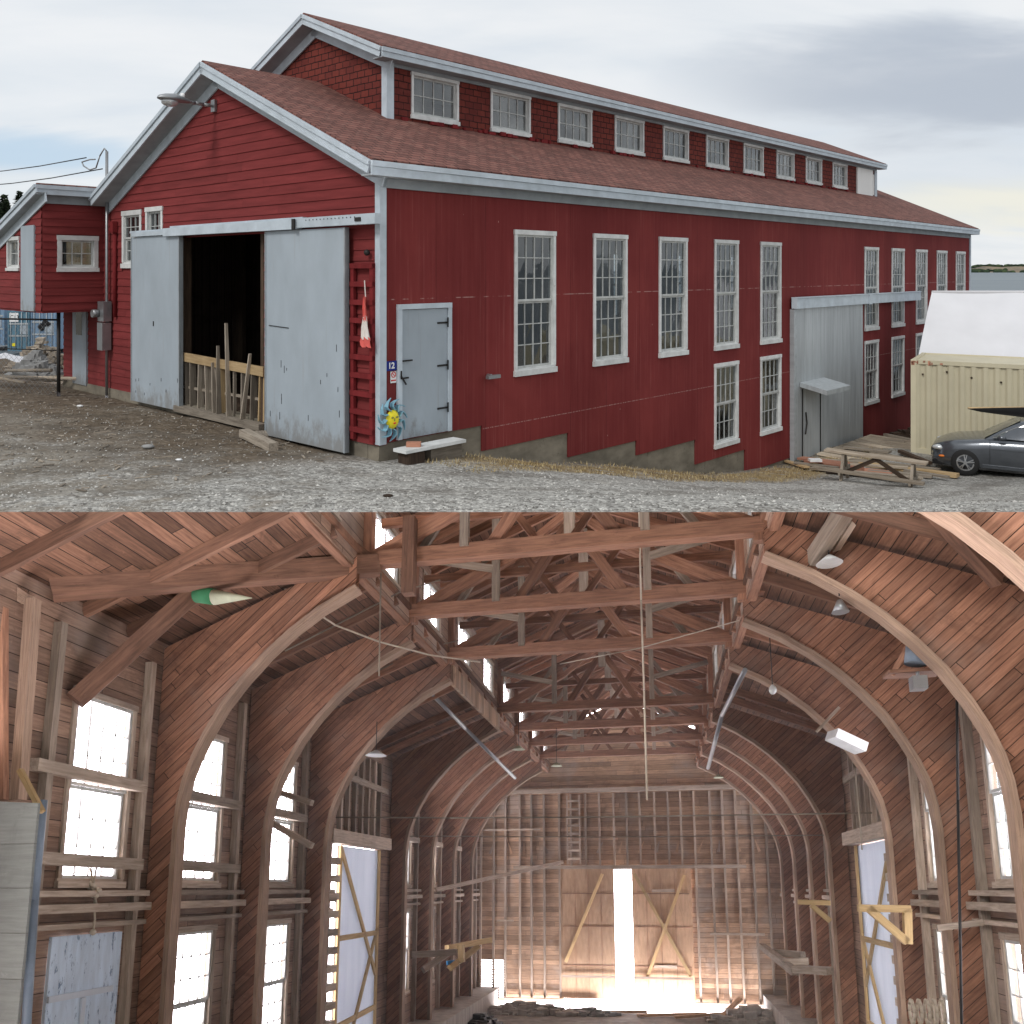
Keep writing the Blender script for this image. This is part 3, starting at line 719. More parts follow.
def fascia(parent, y0, z0, y1, z1, x, h=.20, out=.03, name='rake_board', soff=True, wall_x=0.):
    """rake board parallel to a slope, its crown moulding, soffit behind it and frieze on the wall"""
    mb = MB(); n_ = Vector((0, y1-y0, z1-z0)).normalized(); dn = Vector((0, n_.z, -n_.y)) if n_.y > 0 else Vector((0, -n_.z, n_.y))
    a, b = Vector((0, y0, z0)), Vector((0, y1, z1))
    def strip(t0, t1, xx0, xx1):
        vs = [p+dn*t+Vector((xx, 0, 0)) for xx in (xx0, xx1) for p in (a, b) for t in (t0, t1)]
        mb.add(vs, [(0, 1, 3, 2), (4, 6, 7, 5), (0, 4, 5, 1), (2, 3, 7, 6), (0, 2, 6, 4), (1, 5, 7, 3)])
    strip(-.0, .075, x-out-.03, x+.0); strip(.078, h, x-out, x)
    o = mb.build(name, 'trim', parent)
    if soff:
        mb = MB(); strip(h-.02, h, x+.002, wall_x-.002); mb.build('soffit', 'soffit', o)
        mb = MB(); strip(h+.002, h+.20, wall_x-.055, wall_x-.025); mb.build('frieze_board', 'trim', o)
    return o
fascia(shed, -EO, zE-.036, RY, zR-.036, -OH+.0)
fascia(shed, WID+EO, zE-.036, RY, zR-.036, -OH+.0)
# eave fascia, soffit, frieze along the long side
mb = MB(); mb.box((-OH-.03, -EO-.05, zE-.12), (LEN+.3, -EO+.0, zE-.035)); mb.box((-OH-.03, -EO-.03, zE-.25), (LEN+.3, -EO, zE-.124))
fo = mb.build('eave_board', 'trim', shed)
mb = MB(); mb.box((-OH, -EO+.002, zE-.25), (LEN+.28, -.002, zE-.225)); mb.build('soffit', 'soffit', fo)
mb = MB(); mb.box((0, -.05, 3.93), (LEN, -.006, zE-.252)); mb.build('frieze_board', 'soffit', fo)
mb = MB(); mb.box((-.045, -.03, -.03), (-.026, .07, 4.15)); mb.box((-.045, -.05, -.03), (.085, -.0301, 4.10))
mb.build('corner_board', 'trim', shed)
mb = MB(); mb.box((LEN-.10, -.05, -2.9), (LEN+.02, -.004, 4.0)); mb.build('corner_board', 'trim', shed)
# clerestory -------------------------------------------------------------
C0, C1, CW0, CW1 = 2.21, 26.95, 2.55, 7.09
zr = lambda y: EZ+.03+SL*min(y, WID-y)
CWIN = [2.82, 5.06, 7.32, 9.55, 11.75, 13.99, 16.2, 18.39, 20.58, 22.8]
CS = .43; CE = 6.93
PC = lambda u, v, d: (u, CW0-d, v); PC2 = lambda u, v, d: (u, CW1+d, v)
mb = MB(); ch = [(s, s+1.28, 5.66, 6.55) for s in CWIN]
mb.panel(PC, C0, C1, 5.3, 6.87, ch, -.12, 0); mb.panel(PC2, C0, C1, 5.3, 6.87, ch, -.12, 0)
cz = lambda y: CE+CS*(min(y, WID-y)-CW0+.0)
mb.prism([(CW0+.12, 5.3), (CW1-.12, 5.3), (CW1-.12, 6.87), (RY, 6.87+CS*(RY-CW0)), (CW0+.12, 6.87)], lambda u, v, d: (C0+d, u, v), 0, .12)
mb.prism([(CW0+.12, 5.3), (CW1-.12, 5.3), (CW1-.12, 6.87), (RY, 6.87+CS*(RY-CW0)), (CW0+.12, 6.87)], lambda u, v, d: (C1-.12+d, u, v), 0, .12)
mb.build('clerestory_wall', 'wshingle', shed)
for i, s in enumerate(CWIN):
    window(shed, PC, s, s+1.28, 5.66, 6.55, 4, 2, False, .05, .03, .09, 'glass_hazy')
    window(shed, PC2, s, s+1.28, 5.66, 6.55, 4, 2, False, .05, .03, .09, 'glass_hazy')
CO, CEO = .34, .30
z0c, zrc = CE+.06-CS*CEO, CE+.06+CS*(RY-CW0)
mb = MB(); slab(mb, C0-CO, C1+.3, CW0-CEO, z0c, RY, zrc, .035); slab(mb, C0-CO, C1+.3, CW1+CEO, z0c, RY, zrc, .035); mb.build('clerestory_roof', 'roof', shed)
mb = MB(); slab(mb, C0-CO+.02, C1+.28, CW0-CEO+.02, z0c-.045, RY-.001, zrc-.045, .03); slab(mb, C0-CO+.02, C1+.28, CW1+CEO-.02, z0c-.045, RY+.001, zrc-.045, .03); mb.build('roof_lining', 'w_dark', shed)
fascia(shed, CW0-CEO, z0c-.036, RY, zrc-.036, C0-CO, h=.19, wall_x=C0); fascia(shed, CW1+CEO, z0c-.036, RY, zrc-.036, C0-CO, h=.19, wall_x=C0)
mb = MB(); mb.box((C0-CO-.03, CW0-CEO-.045, z0c-.115), (C1+.3, CW0-CEO, z0c-.035)); mb.box((C0-CO-.03, CW0-CEO-.025, z0c-.22), (C1+.3, CW0-CEO, z0c-.118))
fo = mb.build('eave_board', 'trim', shed)
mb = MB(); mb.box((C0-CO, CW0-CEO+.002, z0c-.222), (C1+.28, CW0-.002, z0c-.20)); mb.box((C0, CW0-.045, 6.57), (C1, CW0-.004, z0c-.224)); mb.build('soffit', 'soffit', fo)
mb = MB(); mb.box((C0-.045, CW0-.045, 5.48), (C0-.002, CW0+.10, 6.7)); mb.box((C0-.045, CW0-.06, 5.50), (C0+.13, CW0-.0455, 6.68)); mb.build('corner_board', 'trim', shed)
mb = MB(); mb.box((C1-.22, CW0-.05, 5.5), (C1+.0, CW0-.004, 6.56)); mb.build('corner_board', 'trim', shed)
mb = MB(); mb.box((24.96, CW0-.06, 5.50), (26.49, CW0-.005, 6.56)); mb.box((26.5, CW0-.07, 5.6), (26.599999999999998, CW0-.055, 6.4)); mb.build('hatch_panel', 'white_panel', shed)
# flashing speckle where the clerestory meets the roof
mb = MB()
for k in range(60):
    s = C0+random.random()*22; mb.box((s, CW0-.05-random.random()*.05, zr(CW0)-.02), (s+random.uniform(.03, .2), CW0-.01, zr(CW0)+random.uniform(.03, .07)))
mb.build('flashing', 'trim_red', shed)['kind'] = 'stuff'

# side personnel door ---------------------------------------------------
mb = MB(); mb.box((.32, -.055, .0), (.40, .06, 2.04)); mb.box((1.39, -.055, .0), (1.47, .06, 2.04)); mb.box((.32, -.06, 2.04), (1.47, .06, 2.12))
dr = mb.build('side_door', 'trim', shed)
mb = MB(); mb.box((.41, -.03, .0), (1.38, .02, 2.03), world=True); mb.build('door_leaf', 'door_grey', dr)
mb = MB()
for z in (.38, 1.08, 1.78):
    mb.box((1.16, -.042, z), (1.38, -.031, z+.03)); mb.box((1.36, -.064, z-.06), (1.385, -.056, z+.10))
mb.build('hinge', 'dark_metal', dr)
mb = MB(); mb.box((.40, -.068, 1.22), (.60, -.056, 1.245)); mb.box((.38, -.07, .95), (.52, -.057, .975)); mb.beam((.36, -.075, 1.0), (.46, -.075, .86), .02, .02); mb.box((.36, -.066, .95), (.385, -.057, 1.08)); mb.build('latch', 'dark_metal', dr)

# big gable opening: sliding doors, track, railing ------------------------
def sliding(t0, t1, z0, z1, name='sliding_door'):
    mb = MB(); mb.box((-.19, t0, z0), (-.12, t1, z1), world=True)
    d = mb.build(name, 'door_grey', shed); mb = MB()
    nb = 1
    for i in range(1, nb): t = t0+(t1-t0)*i/nb; mb.box((-.194, t-.0015, z0+.05), (-.1905, t+.0015, z1-.05))
    if mb.v: mb.build('board_seam', 'door_grey', d)
    mb = MB(); mb.box((-.205, t0+.0, z0), (-.115, t0+.03, z1)); mb.build('edge_strip', 'soffit', d)
    mb = MB(); mb.box((-.205, t1-.03, z0), (-.115, t1, z1)); mb.build('edge_strip', 'soffit', d)
    return d
d1 = sliding(6.05, 8.20, -.14, 3.36); d2 = sliding(.63, 2.93, -.22, 3.33)
mb = MB()
for k in range(13):
    t, z = random.uniform(.7, 2.8), random.uniform(.0, 1.6); mb.box((-.1955, t, z), (-.1915, t+.008, z+random.uniform(.03, .14)))
mb.beam((-.2, 2.2, 1.68), (-.2, 2.8, 1.70), .01, .012); mb.build('paint_chips', 'dark_metal', d2)
mb = MB()
for k in range(8):
    t, z = random.uniform(6.1, 8.1), random.uniform(-.0, .5); mb.box((-.1955, t, z), (-.1915, t+.01, z+random.uniform(.02, .1)))
mb.box((-.1975, 7.15, 1.5), (-.1915, 7.19, 1.60)); mb.build('paint_chips', 'dark_metal', d1)
mb = MB(); mb.box((-.27, 1.9, 3.34), (-.13, 6.6, 3.50)); mb.box((-.25, -.18, 3.36), (-.13, 1.89, 3.52)); mb.box((-.12, 1.9, 3.505), (-.04, 6.6, 3.55)); mb.box((-.24, 6.601, 3.37), (-.15, 8.1, 3.46)); mb.box((-.14, 6.601, 3.45), (-.06, 8.4, 3.50))
tk = mb.build('door_track', 'trim', shed)
mb = MB(); mb.box((-.30, 1.88, 3.335), (-.273, 1.96, 3.51)); mb.box((-.265, .15, 3.41), (-.252, .30, 3.47))
for k in range(14): mb.box((-.26, .3+k*.1, 3.47), (-.252, .315+k*.1, 3.485))
mb.build('track_bolt', 'dark_metal', tk)
mb = MB(); mb.box((-.13, 3.26, 3.36), (.2, 6.42, 3.5)); mb.box((-.02, 6.32, -.1), (.2, 6.42, 3.36)); mb.box((-.02, 3.26, -.1), (.2, 3.36, 3.36)); mb.build('door_jamb', 'w_dark', shed)
# fixed red ladder on the gable by the corner
mb = MB()
for t in (.10, .58): mb.box((-.10, t-.04, -.0), (-.04, t+.04, 2.76))
for k in range(10): mb.box((-.115, .06, .12+k*.285), (-.05, .62, .20+k*.285))
mb.build('wall_ladder', 'trim_red', shed)
# white door under the annex
mb = MB(); mb.box((-.06, 10.92, -.08), (-.0, 11.72, 2.45), world=True); dw = mb.build('lower_white_door', 'door_grey', shed)
mb = MB(); mb.box((-.066, 11.15, 1.1), (-.061, 11.5, 1.9)); mb.build('door_window', 'carglass', dw)

# steel double-height door on the long side ------------------------------
mb = MB(); L0, L1, Z0, Z1 = 14.22, 18.84, -2.62, 1.70
nrib = 9
for i in range(nrib):
    a = L0+(L1-L0)*i/nrib; b = L0+(L1-L0)*(i+1)/nrib; m_ = a+(b-a)*.72
    mb.box((a, -.09, Z0), (b-.012, -.04, Z1), world=True); mb.box((b-.012, -.093, Z0), (b, -.04, Z1), world=True)
sd = mb.build('steel_door', 'galv', shed)
mb = MB(); mb.box((14.56, -.11, Z0), (14.60, -.094, -.60)); mb.box((15.72, -.11, Z0), (15.75, -.094, -.60)); mb.beam((14.75, -.12, -1.25), (14.82, -.12, -1.55), .03, .03); mb.beam((14.82, -.12, -1.55), (14.72, -.12, -1.85), .03, .03); mb.build('wicket_door', 'dark_metal', sd)
mb = MB()
a = [(14.42, -.095, -.40), (16.0, -.095, -.40), (16.0, -.85, -.56), (14.42, -.85, -.56)]
mb.add(a+[(x, y, z-.12) for x, y, z in a], [(0, 1, 2, 3), (7, 6, 5, 4), (0, 4, 5, 1), (1, 5, 6, 2), (2, 6, 7, 3), (3, 7, 4, 0)])
mb.build('door_hood', 'galv', sd)
mb = MB(); mb.box((14.0, -.22, 1.62), (23.7, -.06, 1.90)); mb.box((14.0, -.24, 1.9), (23.7, -.05, 1.925)); mb.box((19.0, -.25, 1.60), (19.2, -.221, 1.93)); mb.build('door_track', 'trim', shed)
mb = MB(); mb.box((14.02, -.12, Z0), (14.2, -.0, 1.598)); mb.build('door_post', 'galv', shed)
mb = MB(); mb.box((2.34, -.10, .80), (2.38, -.0, .86)); mb.box((2.22, -.17, .79), (2.52, -.10, .85)); mb.build('outside_light', 'metal', shed)
mb = MB(); mb.ball((-.09, .21, 2.93), .05, 8, 6); mb.build('wall_cap', 'dark_metal', shed)
# service conduit and meter
mb = MB(); mb.tube([(-.10, 9.66, -.3), (-.10, 9.66, 5.35)], .035, 8)
mp = mb.build('service_conduit', 'metal', shed)
mb = MB(); mb.box((-.24, 9.50, 1.50), (-.06, 9.82, 1.95)); mb.cyl((-.25, 9.78, 1.68), (-.38, 9.78, 1.68), .09, n=14); mb.box((-.26, 9.52, .85), (-.06, 9.80, 1.47)); mb.build('meter_box', 'metal', mp)
mb = MB(); mb.tube([(-.10, 9.66, 5.35), (-.14, 9.70, 5.42), (-.18, 9.85, 5.25), (-.18, 10.05, 5.0), (-.18, 10.4, 4.98), (-.18, 10.75, 5.1), (-.18, 10.85, 5.2), (-.18, 10.4, 5.22), (-.18, 10.1, 5.2)], .016); mb.build('wire_loop', 'metal', mp)
mb = MB(); mb.tube([(-.06, 9.33, 3.5), (-.06, 9.33, 1.6)], .045, 8); mb.box((-.14, 9.26, 3.5), (-.03, 9.40, 3.75)); mb.build('drain_pipe', 'trim_red', shed)
# dim frames inside, seen through the openings
mb = MB()
for s in range(1, 13):
    x = s*2.32+.6
    if s not in (6, 7): mb.box((x, .2, -2.9), (x+.1, .7, 4.1)); 
    mb.box((x, 9.0, -2.9), (x+.1, 9.45, 4.1)); mb.box((x, .9, 4.2), (x+.12, 8.7, 4.4))
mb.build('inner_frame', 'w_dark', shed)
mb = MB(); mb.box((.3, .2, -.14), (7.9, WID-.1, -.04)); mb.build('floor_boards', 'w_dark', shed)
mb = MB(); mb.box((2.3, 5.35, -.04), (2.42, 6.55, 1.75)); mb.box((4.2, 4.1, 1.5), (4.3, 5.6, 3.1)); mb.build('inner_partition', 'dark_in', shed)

# ---------------------------------------------------------------- annex
AS, AT0, AT1, AZ, SA = -1.34, 10.05, 12.75, 1.76, .33
ann = empty('side_annex', bw(AS, AT0, AZ), ANG, 'small raised red annex with grey eaves joined to the left of the shed', 'annex')
PA = lambda u, v, d: (u, -d, v)               # faces the viewer's right, u from 0 (front) to 1.3
PB_ = lambda u, v, d: (-d, u, v)              # front face, u from 0 to 2.7
mb = MB(); hA = [(.31, 1.2, .88, 1.66)]; TH = 2.36
mb.panel(PA, 0, 1.33, 0, TH, hA, -.1, 0, lambda u, v, d: (u, d, v)); clap(mb, PA, 0, TH, .17, lambda z: (0, 1.33), hA)
hB = [(1.34, 2.15, .90, 1.66), (.36, 1.16, -.1, 1.90)]
Wd = AT1-AT0
mb.panel(PB_, 0, Wd, 0, 1.66, hB, -.1, 0, lambda u, v, d: (u, d, v))
mb.prism([(0, 1.66), (.36, 1.66), (.36, TH-SA*.36), (0, TH)], PB_, -.1, 0); mb.prism([(.36, 1.902), (1.16, 1.902), (1.16, TH-SA*1.16), (.36, TH-SA*.36)], PB_, -.1, 0); mb.prism([(1.16, 1.66), (Wd, 1.66), (Wd, TH-SA*Wd+.2), (1.16, TH-SA*1.16)], PB_, -.1, 0)
clap(mb, PB_, 0, TH, .17, lambda z: (0, min(Wd, (TH-z)/SA)), hB)
mb.box((-.0, 0, -.05), (1.33, Wd, 0)); mb.build('wall', 'clap', ann, recalc=False)
mb = MB(); mb.box((.14, Wd-.2, .0), (1.3, Wd-.1, 1.4)); mb.box((.6, .5, .0), (.7, Wd-.2, 2.0)); mb.build('dark_backing', 'dark_in', ann)  # dark panels added inside so the annex windows look shaded
window(ann, PA, .31, 1.2, .88, 1.66, 3, 2, False, .09, .03, .10, 'glass')
window(ann, PB_, 1.34, 2.15, .90, 1.66, 2, 2, False, .07, .03, .08, 'glass')
mb = MB(); mb.box((-.05, .36, -.02), (-.0, 1.16, 1.90), world=True); mb.build('door', 'door_grey', ann)
RT = 4.545-AZ
mb = MB(); slab(mb, -.2, 1.7, Wd+.4, RT-SA*(Wd+.65), -.25, RT, .03); mb.build('roof', 'roof', ann)
fo = fascia(ann, Wd+.4, RT-.03-SA*(Wd+.65), -.25, RT-.03, -.2, h=.19)
mb = MB(); mb.box((-.23, -.28, RT-.12), (1.3, -.235, RT-.035)); mb.box((-.22, -.26, RT-.24), (1.3, -.235, RT-.123)); eb = mb.build('eave_board', 'trim', ann)
mb = MB(); mb.box((-.2, -.233, RT-.25), (1.3, -.003, RT-.23)); mb.box((0, -.05, RT-.42), (1.3, -.034, RT-.252)); mb.build('soffit', 'soffit', eb)

# ---------------------------------------------------------------- things on and around the shed
def lab(o, label, cat, group=None): return tag(o, label, cat, group)
# street lamp on the gable
e = empty('street_lamp', bw(-.03, 4.96, 5.80), ANG, 'grey cobra head street lamp on a curved arm bolted to the red gable', 'street lamp')
e.scale = (1.15, 1.15, 1.15)
mb = MB(); mb.box((-.04, -.06, -.10), (.0, .06, .10)); mb.build('wall_bracket', 'metal', e)
mb = MB(); mb.tube([(0, 0, 0), (-.20, .0, -.0), (-.36, -.02, -.0), (-.46, -.04, -.01)], .03, 8); mb.build('arm', 'metal', e)
mb = MB(); vs = []; d = Vector((-.98, -.10, .0)).normalized(); sd_ = Vector((d.y, -d.x, 0)).normalized(); o_ = Vector((-.44, -.035, -.01))
for x, w_, h_ in ((0, .04, .035), (.07, .07, .05), (.19, .11, .08), (.33, .15, .10), (.46, .14, .08), (.56, .07, .045), (.59, .01, .01)):
    for q in range(12): a = 2*math.pi*q/12; vs.append(o_+d*x+sd_*w_*math.cos(a)+Vector((0, 0, 1))*h_*math.sin(a)*(1 if math.sin(a) > 0 else .4))
mb.add(vs, [(j_*12+q, j_*12+(q+1) % 12, j_*12+12+(q+1) % 12, j_*12+12+q) for j_ in range(6) for q in range(12)], smooth=True)
mb.build('lamp_head', 'metal', e)
mb = MB(); c = o_+d*.38; mb.ball((c.x, c.y, c.z-.04), (.14, .11, .08), 12, 8); mb.build('lens', 'lens', e)
mb = MB(); c = o_+d*.15; mb.cyl((c.x, c.y, c.z+.05), (c.x, c.y, c.z+.13), .035); mb.build('photocell', 'signwhite', e)
# number plate, notice, sun ornament, streamer
def text(s, size, m, parent, P, name='lettering'):
    cu = bpy.data.curves.new(name, 'FONT'); cu.body = s; cu.size = size; cu.extrude = .002; cu.align_x = 'CENTER'; cu.align_y = 'CENTER'; cu.offset = .004
    o = bpy.data.objects.new(name, cu); COL.objects.link(o); dg = bpy.context.evaluated_depsgraph_get(); me = bpy.data.meshes.new_from_object(o.evaluated_get(dg))
    bpy.data.objects.remove(o); me.materials.clear(); me.materials.append(M[m]); o = bpy.data.objects.new(name, me); COL.objects.link(o)
    o.parent = parent; o.matrix_local = P; return o
face_side = Matrix.Rotation(R(90), 4, 'X')
e = empty('number_plate', bw(.20, -.012, 1.17), ANG, 'small blue plate with a white number 12 beside the side door', 'sign')
mb = MB(); mb.box((-.11, -.012, -.075), (.11, 0, .075)); mb.build('plate', 'signblue', e); text('12', .13, 'signwhite', e, Matrix.Translation((0, -.016, 0)) @ face_side)
e = empty('no_smoking_sign', bw(.25, -.012, 1.0), ANG, 'tiny white notice with a red ring below the blue number plate', 'sign')
mb = MB(); mb.box((-.06, -.006, -.10), (.06, 0, .08)); mb.build('plate', 'signwhite', e)
mb = MB()
for i in range(16): a, b = 6.283*i/16, 6.283*(i+1)/16; mb.beam((.042*math.cos(a), -.009, .03+.042*math.sin(a)), (.042*math.cos(b), -.009, .03+.042*math.sin(b)), .005, .012)
mb.beam((-.03, -.009, .06), (.03, -.009, 0), .005, .01); mb.box((-.05, -.0085, -.07), (.05, -.0062, -.05)); mb.build('ring', 'signred', e)
e = empty('sun_ornament', bw(.13, -.12, .36), ANG, 'round yellow smiling sun face with pale blue wavy rays by the side door', 'garden ornament')
mb = MB(); vs = [(0, -.075, 0)]; 
for r_, y in ((.06, -.07), (.10, -.055), (.128, -.02)):
    for i in range(24): vs.append((r_*math.cos(6.2832*i/24), y, 1.15*r_*math.sin(6.2832*i/24)))
fs = [(0, 1+i, 1+(i+1) % 24) for i in range(24)]+[(1+k*24+i, 25+k*24+i, 25+k*24+(i+1) % 24, 1+k*24+(i+1) % 24) for k in range(2) for i in range(24)]
mb.add(vs, fs, smooth=True); mb.build('face', 'sunyellow', e)
mb = MB()
for sx in (-.045, .045):
    for i in range(6): a, b = .4+2.3*i/6, .4+2.3*(i+1)/6; mb.beam((sx+.022*math.cos(a), -.077, .03+.018*math.sin(a)), (sx+.022*math.cos(b), -.077, .03+.018*math.sin(b)), .006, .006)
    mb.beam((sx-.02, -.077, .03), (sx+.02, -.077, .03), .006, .006)
mb.beam((0, -.08, .03), (-.012, -.082, -.02), .006, .006); mb.build('eyes', 'sunface', e)
mb = MB(); mb.ball((0, -.075, -.05), (.028, .01, .014), 8, 5); mb.build('mouth', 'signred', e)
for k in range(11):
    a = 6.2832*k/11+.2; mb = MB(); pts = []
    for j in range(5):
        q = j/4; aa = a+.28*math.sin(q*4.2); rr = .13+.17*q; pts.append((Vector((rr*math.cos(aa), -.02+.01*math.sin(q*3), 1.12*rr*math.sin(aa))), .05*math.sin(min(1, (1-q)*1.15)*2.2)*(1-.25*q)+.003))
    for (p, w0), (q, w1) in zip(pts, pts[1:]): mb.beam(p, q, .012, w0*2, up=(0, 1, 0), w2=.012, h2=w1*2)
    mb.build('ray', 'sunblue', e)
e = empty('streamer', bw(-.16, .18, 2.5), ANG, 'faded red and white cloth streamer hanging from the red wall ladder', 'streamer')
mb = MB(); mb.beam((0, 0, .0), (.0, -.03, -.3), .012, .012); mb.build('cord', 'whitecloth', e)
for nm, m_, z0, z1, w0, w1 in (('ribbon', 'pink', -.25, -.62, .03, .07), ('cloth', 'whitecloth', -.55, -.9, .06, .17), ('cloth_hem', 'pink', -.88, -1.02, .17, .20)):
    mb = MB(); N = 7; vs = []
    for j, z in enumerate((z0, (z0+z1)/2, z1)):
        w_ = w0+(w1-w0)*j/2
        for i in range(N): u = i/(N-1)-.5; vs.append((-.02-.03*math.sin(i*2.2+j), u*w_*1.3-.05*(-z)-.02, z+.02*math.sin(i*2+j)))
    mb.add(vs, [(j*N+i, j*N+i+1, j*N+N+i+1, j*N+N+i) for j in range(2) for i in range(N-1)], smooth=True); mb.build(nm, m_, e)
# railing across the big doorway
e = empty('doorway_railing', bw(-.06, 4.8, -.05), ANG, 'rough timber railing with upright pickets closing the dark gable doorway', 'railing')
mb = MB(); mb.beam((0, 1.62, .98), (0, -1.62, .90), .05, .17); mb.build('top_rail', 'w_new', e)
mb = MB(); mb.beam((.08, 1.6, .35), (.08, -1.5, .38), .03, .05); mb.build('lower_rail', 'w_weather', e)
rw = random.Random(3)
for i, y in enumerate([1.3, 1.05, .72, .45, .12, -.15, -.55, -.85, -1.2, -1.45, -1.58]):
    mb = MB(); mb.beam((.05, y+rw.uniform(-.04, .04), 0), (.05, y+rw.uniform(-.04, .04), .90+.0*i), .03, rw.choice([.06, .09, .13]), up=(1, 0, 0)); mb.build('picket', rw.choice(['w_weather', 'w_new', 'w_weather']), e)
for y, h, tl in ((-.15, 1.28, .05), (-.52, 1.72, .12), (-1.0, 1.2, -.24), (.0, .95, .1)):
    mb = MB(); mb.beam((-.06, y, .0), (-.05, y+tl, h), .03, .10, up=(1, 0, 0), h2=.05); mb.build('picket', 'w_weather', e)
# beams lying before the doorway, bench
def plank(a, b, w_, h_, m_, label, cat='plank', name='plank', group=None):
    p = Vector(a); mb = MB(); mb.beam((0, 0, 0), Vector(b)-p, w_, h_); o = mb.build(name, m_, None, p); return tag(o, label, cat, group)
p0, p1 = bw(-.14, 6.25, -.10), bw(-.14, 3.1, -.12)
plank(p0, p1, .16, .12, 'w_weather', 'long squared timber lying as a sill in front of the doorway', 'beam', 'timber_beam')
plank(bw(-.42, 2.75, -.16), bw(-.62, 2.35, -.17), .22, .13, 'w_weather', 'short timber block at the right end of the doorway sill', 'beam', 'timber_beam')
plank(bw(-.66, 2.85, -.11), bw(-.85, 1.62, -.16), .16, .13, 'w_weather', 'weathered timber in the gravel at the foot of the right sliding door', 'beam', 'timber_beam')
e = empty('step_bench', bw(.72, -.34, -.30), ANG, 'low step made of pale boards below the side door', 'step')
mb = MB(); mb.box((-.66, -.2, .19), (.60, .10, .24)); mb.build('tread', 'white_trim', e)
mb = MB(); mb.box((-.58, -.16, -.25), (-.25, .08, .186)); mb.build('support', 'w_dark', e); mb = MB(); mb.box((-.1, -.14, -.25), (.56, .08, .186)); mb.build('support', 'w_weather', e)
mb = MB(); mb.box((-.11, -.06, 0), (.11, .06, .07)); tag(mb.build('brick', 'w_red', None, bw(.36, -.37, -.058)), 'single red brick lying on the left end of the pale step', 'brick')
# overhead wires
for k, (z0, z1, nm) in enumerate(((5.28, 7.9, 'upper overhead wire running from the conduit to the left'), (4.95, 7.2, 'lower overhead wire running from the conduit to the left'))):
    a = bw(-.18, 10.6 if k == 0 else 9.7, z0); b = Vector((-46, 60, z1 if k == 0 else z1)); mb = MB()
    b.z = 2.66+(270-(157 if k == 0 else 171))*60/890+1.65
    pts = [a.lerp(b, i/14)-Vector((0, 0, 1.3*4*(i/14)*(1-i/14))) for i in range(15)]
    mb.tube([p-a for p in pts], .014, 5); tag(mb.build('overhead_wire', 'dark_metal', None, a), nm, 'wire')

# chain link fence on the left
A0 = Vector((-10.24, 20.1, gz(-10.24, 20.1))); 
e = empty('chain_link_fence', A0, 0, 'sagging chain link fence on dark posts to the left of the annex', 'fence')
dirf = Vector((-.97, .22, 0)); HF = 1.85
for k in (.0, 2.9, 5.8):
    p = dirf*k; mb = MB(); mb.cyl((p.x, p.y, -.2), (p.x, p.y, HF+.05), .04); mb.build('post', 'dark_metal', e)
mb = MB(); mb.cyl((0, 0, HF-.14), dirf*6+Vector((0, 0, HF-.12)), .022); mb.build('rail', 'dark_metal', e)
mb = MB(); mb.cyl((0, 0, HF*.55), dirf*6+Vector((0, 0, HF*.58)), .012); mb.build('rail', 'dark_metal', e)
mb = MB()
for k in range(-12, 44):
    for sg in (1, -1):
        x0 = k*.14; x1 = x0+sg*(HF-.2); z0, z1 = .0, HF-.2
        pts = [(x0, z0), (x1, z1)]
        if sg > 0: t0, t1 = max(0, -x0), min(HF-.2, 6-x0)
        else: t0, t1 = max(0, x0-6), min(HF-.2, x0)
        if t1 <= t0: continue
        q0, q1 = dirf*(x0+sg*t0)+Vector((0, 0, t0)), dirf*(x0+sg*t1)+Vector((0, 0, t1)); mb.beam(q0, q1, .004, .004)
mb.build('wire_mesh', 'metal', e)
# blue containers far left
def container(name, loc, rz, w_, h_, L, m_, label, sign=None, group=None):
    e = empty(name, loc, rz, label, 'container', group)
    mb = MB(); n_ = int(L/.28)
    mb.box((.0, .05, .14), (L, w_-.05, h_-.03), world=True)
    mb.build('body', m_, e)
    for side_y, sg in ((.0, 1), (w_, -1)):
        mb = MB(); vs = []; 
        for i in range(n_):
            x0 = .12+(L-.24)*i/n_; dx = (L-.24)/n_
            for q, dd in ((0, .0), (.30, .0), (.5, .045), (.8, .045)): vs.append((x0+dx*q, dd))
        vs.append((L-.12, 0))
        pts = [(x, side_y+sg*d_, z) for z in (.15, h_-.11) for x, d_ in vs]; k = len(vs)
        mb.add(pts, [(i, i+1, k+i+1, k+i) for i in range(k-1)]); mb.build('corrugated_side', m_, e, recalc=False)
    mb = MB()
    for y in (-.012, w_-.10):
        mb.box((0, y, h_-.11), (L, y+.11, h_)); mb.box((0, y, 0), (L, y+.11, .15))
    for x in (-.0, L-.12):
        for y in (-.012, w_-.108): mb.box((x-.004, y-.004, .0), (x+.126, y+.124, h_+.004))
        mb.box((x, .1, h_-.1), (x+.12, w_-.1, h_-.002)); mb.box((x, .1, .002), (x+.12, w_-.1, .14))
    mb.build('frame', m_, e)
    return e
gb = 'blue containers beyond the fence'
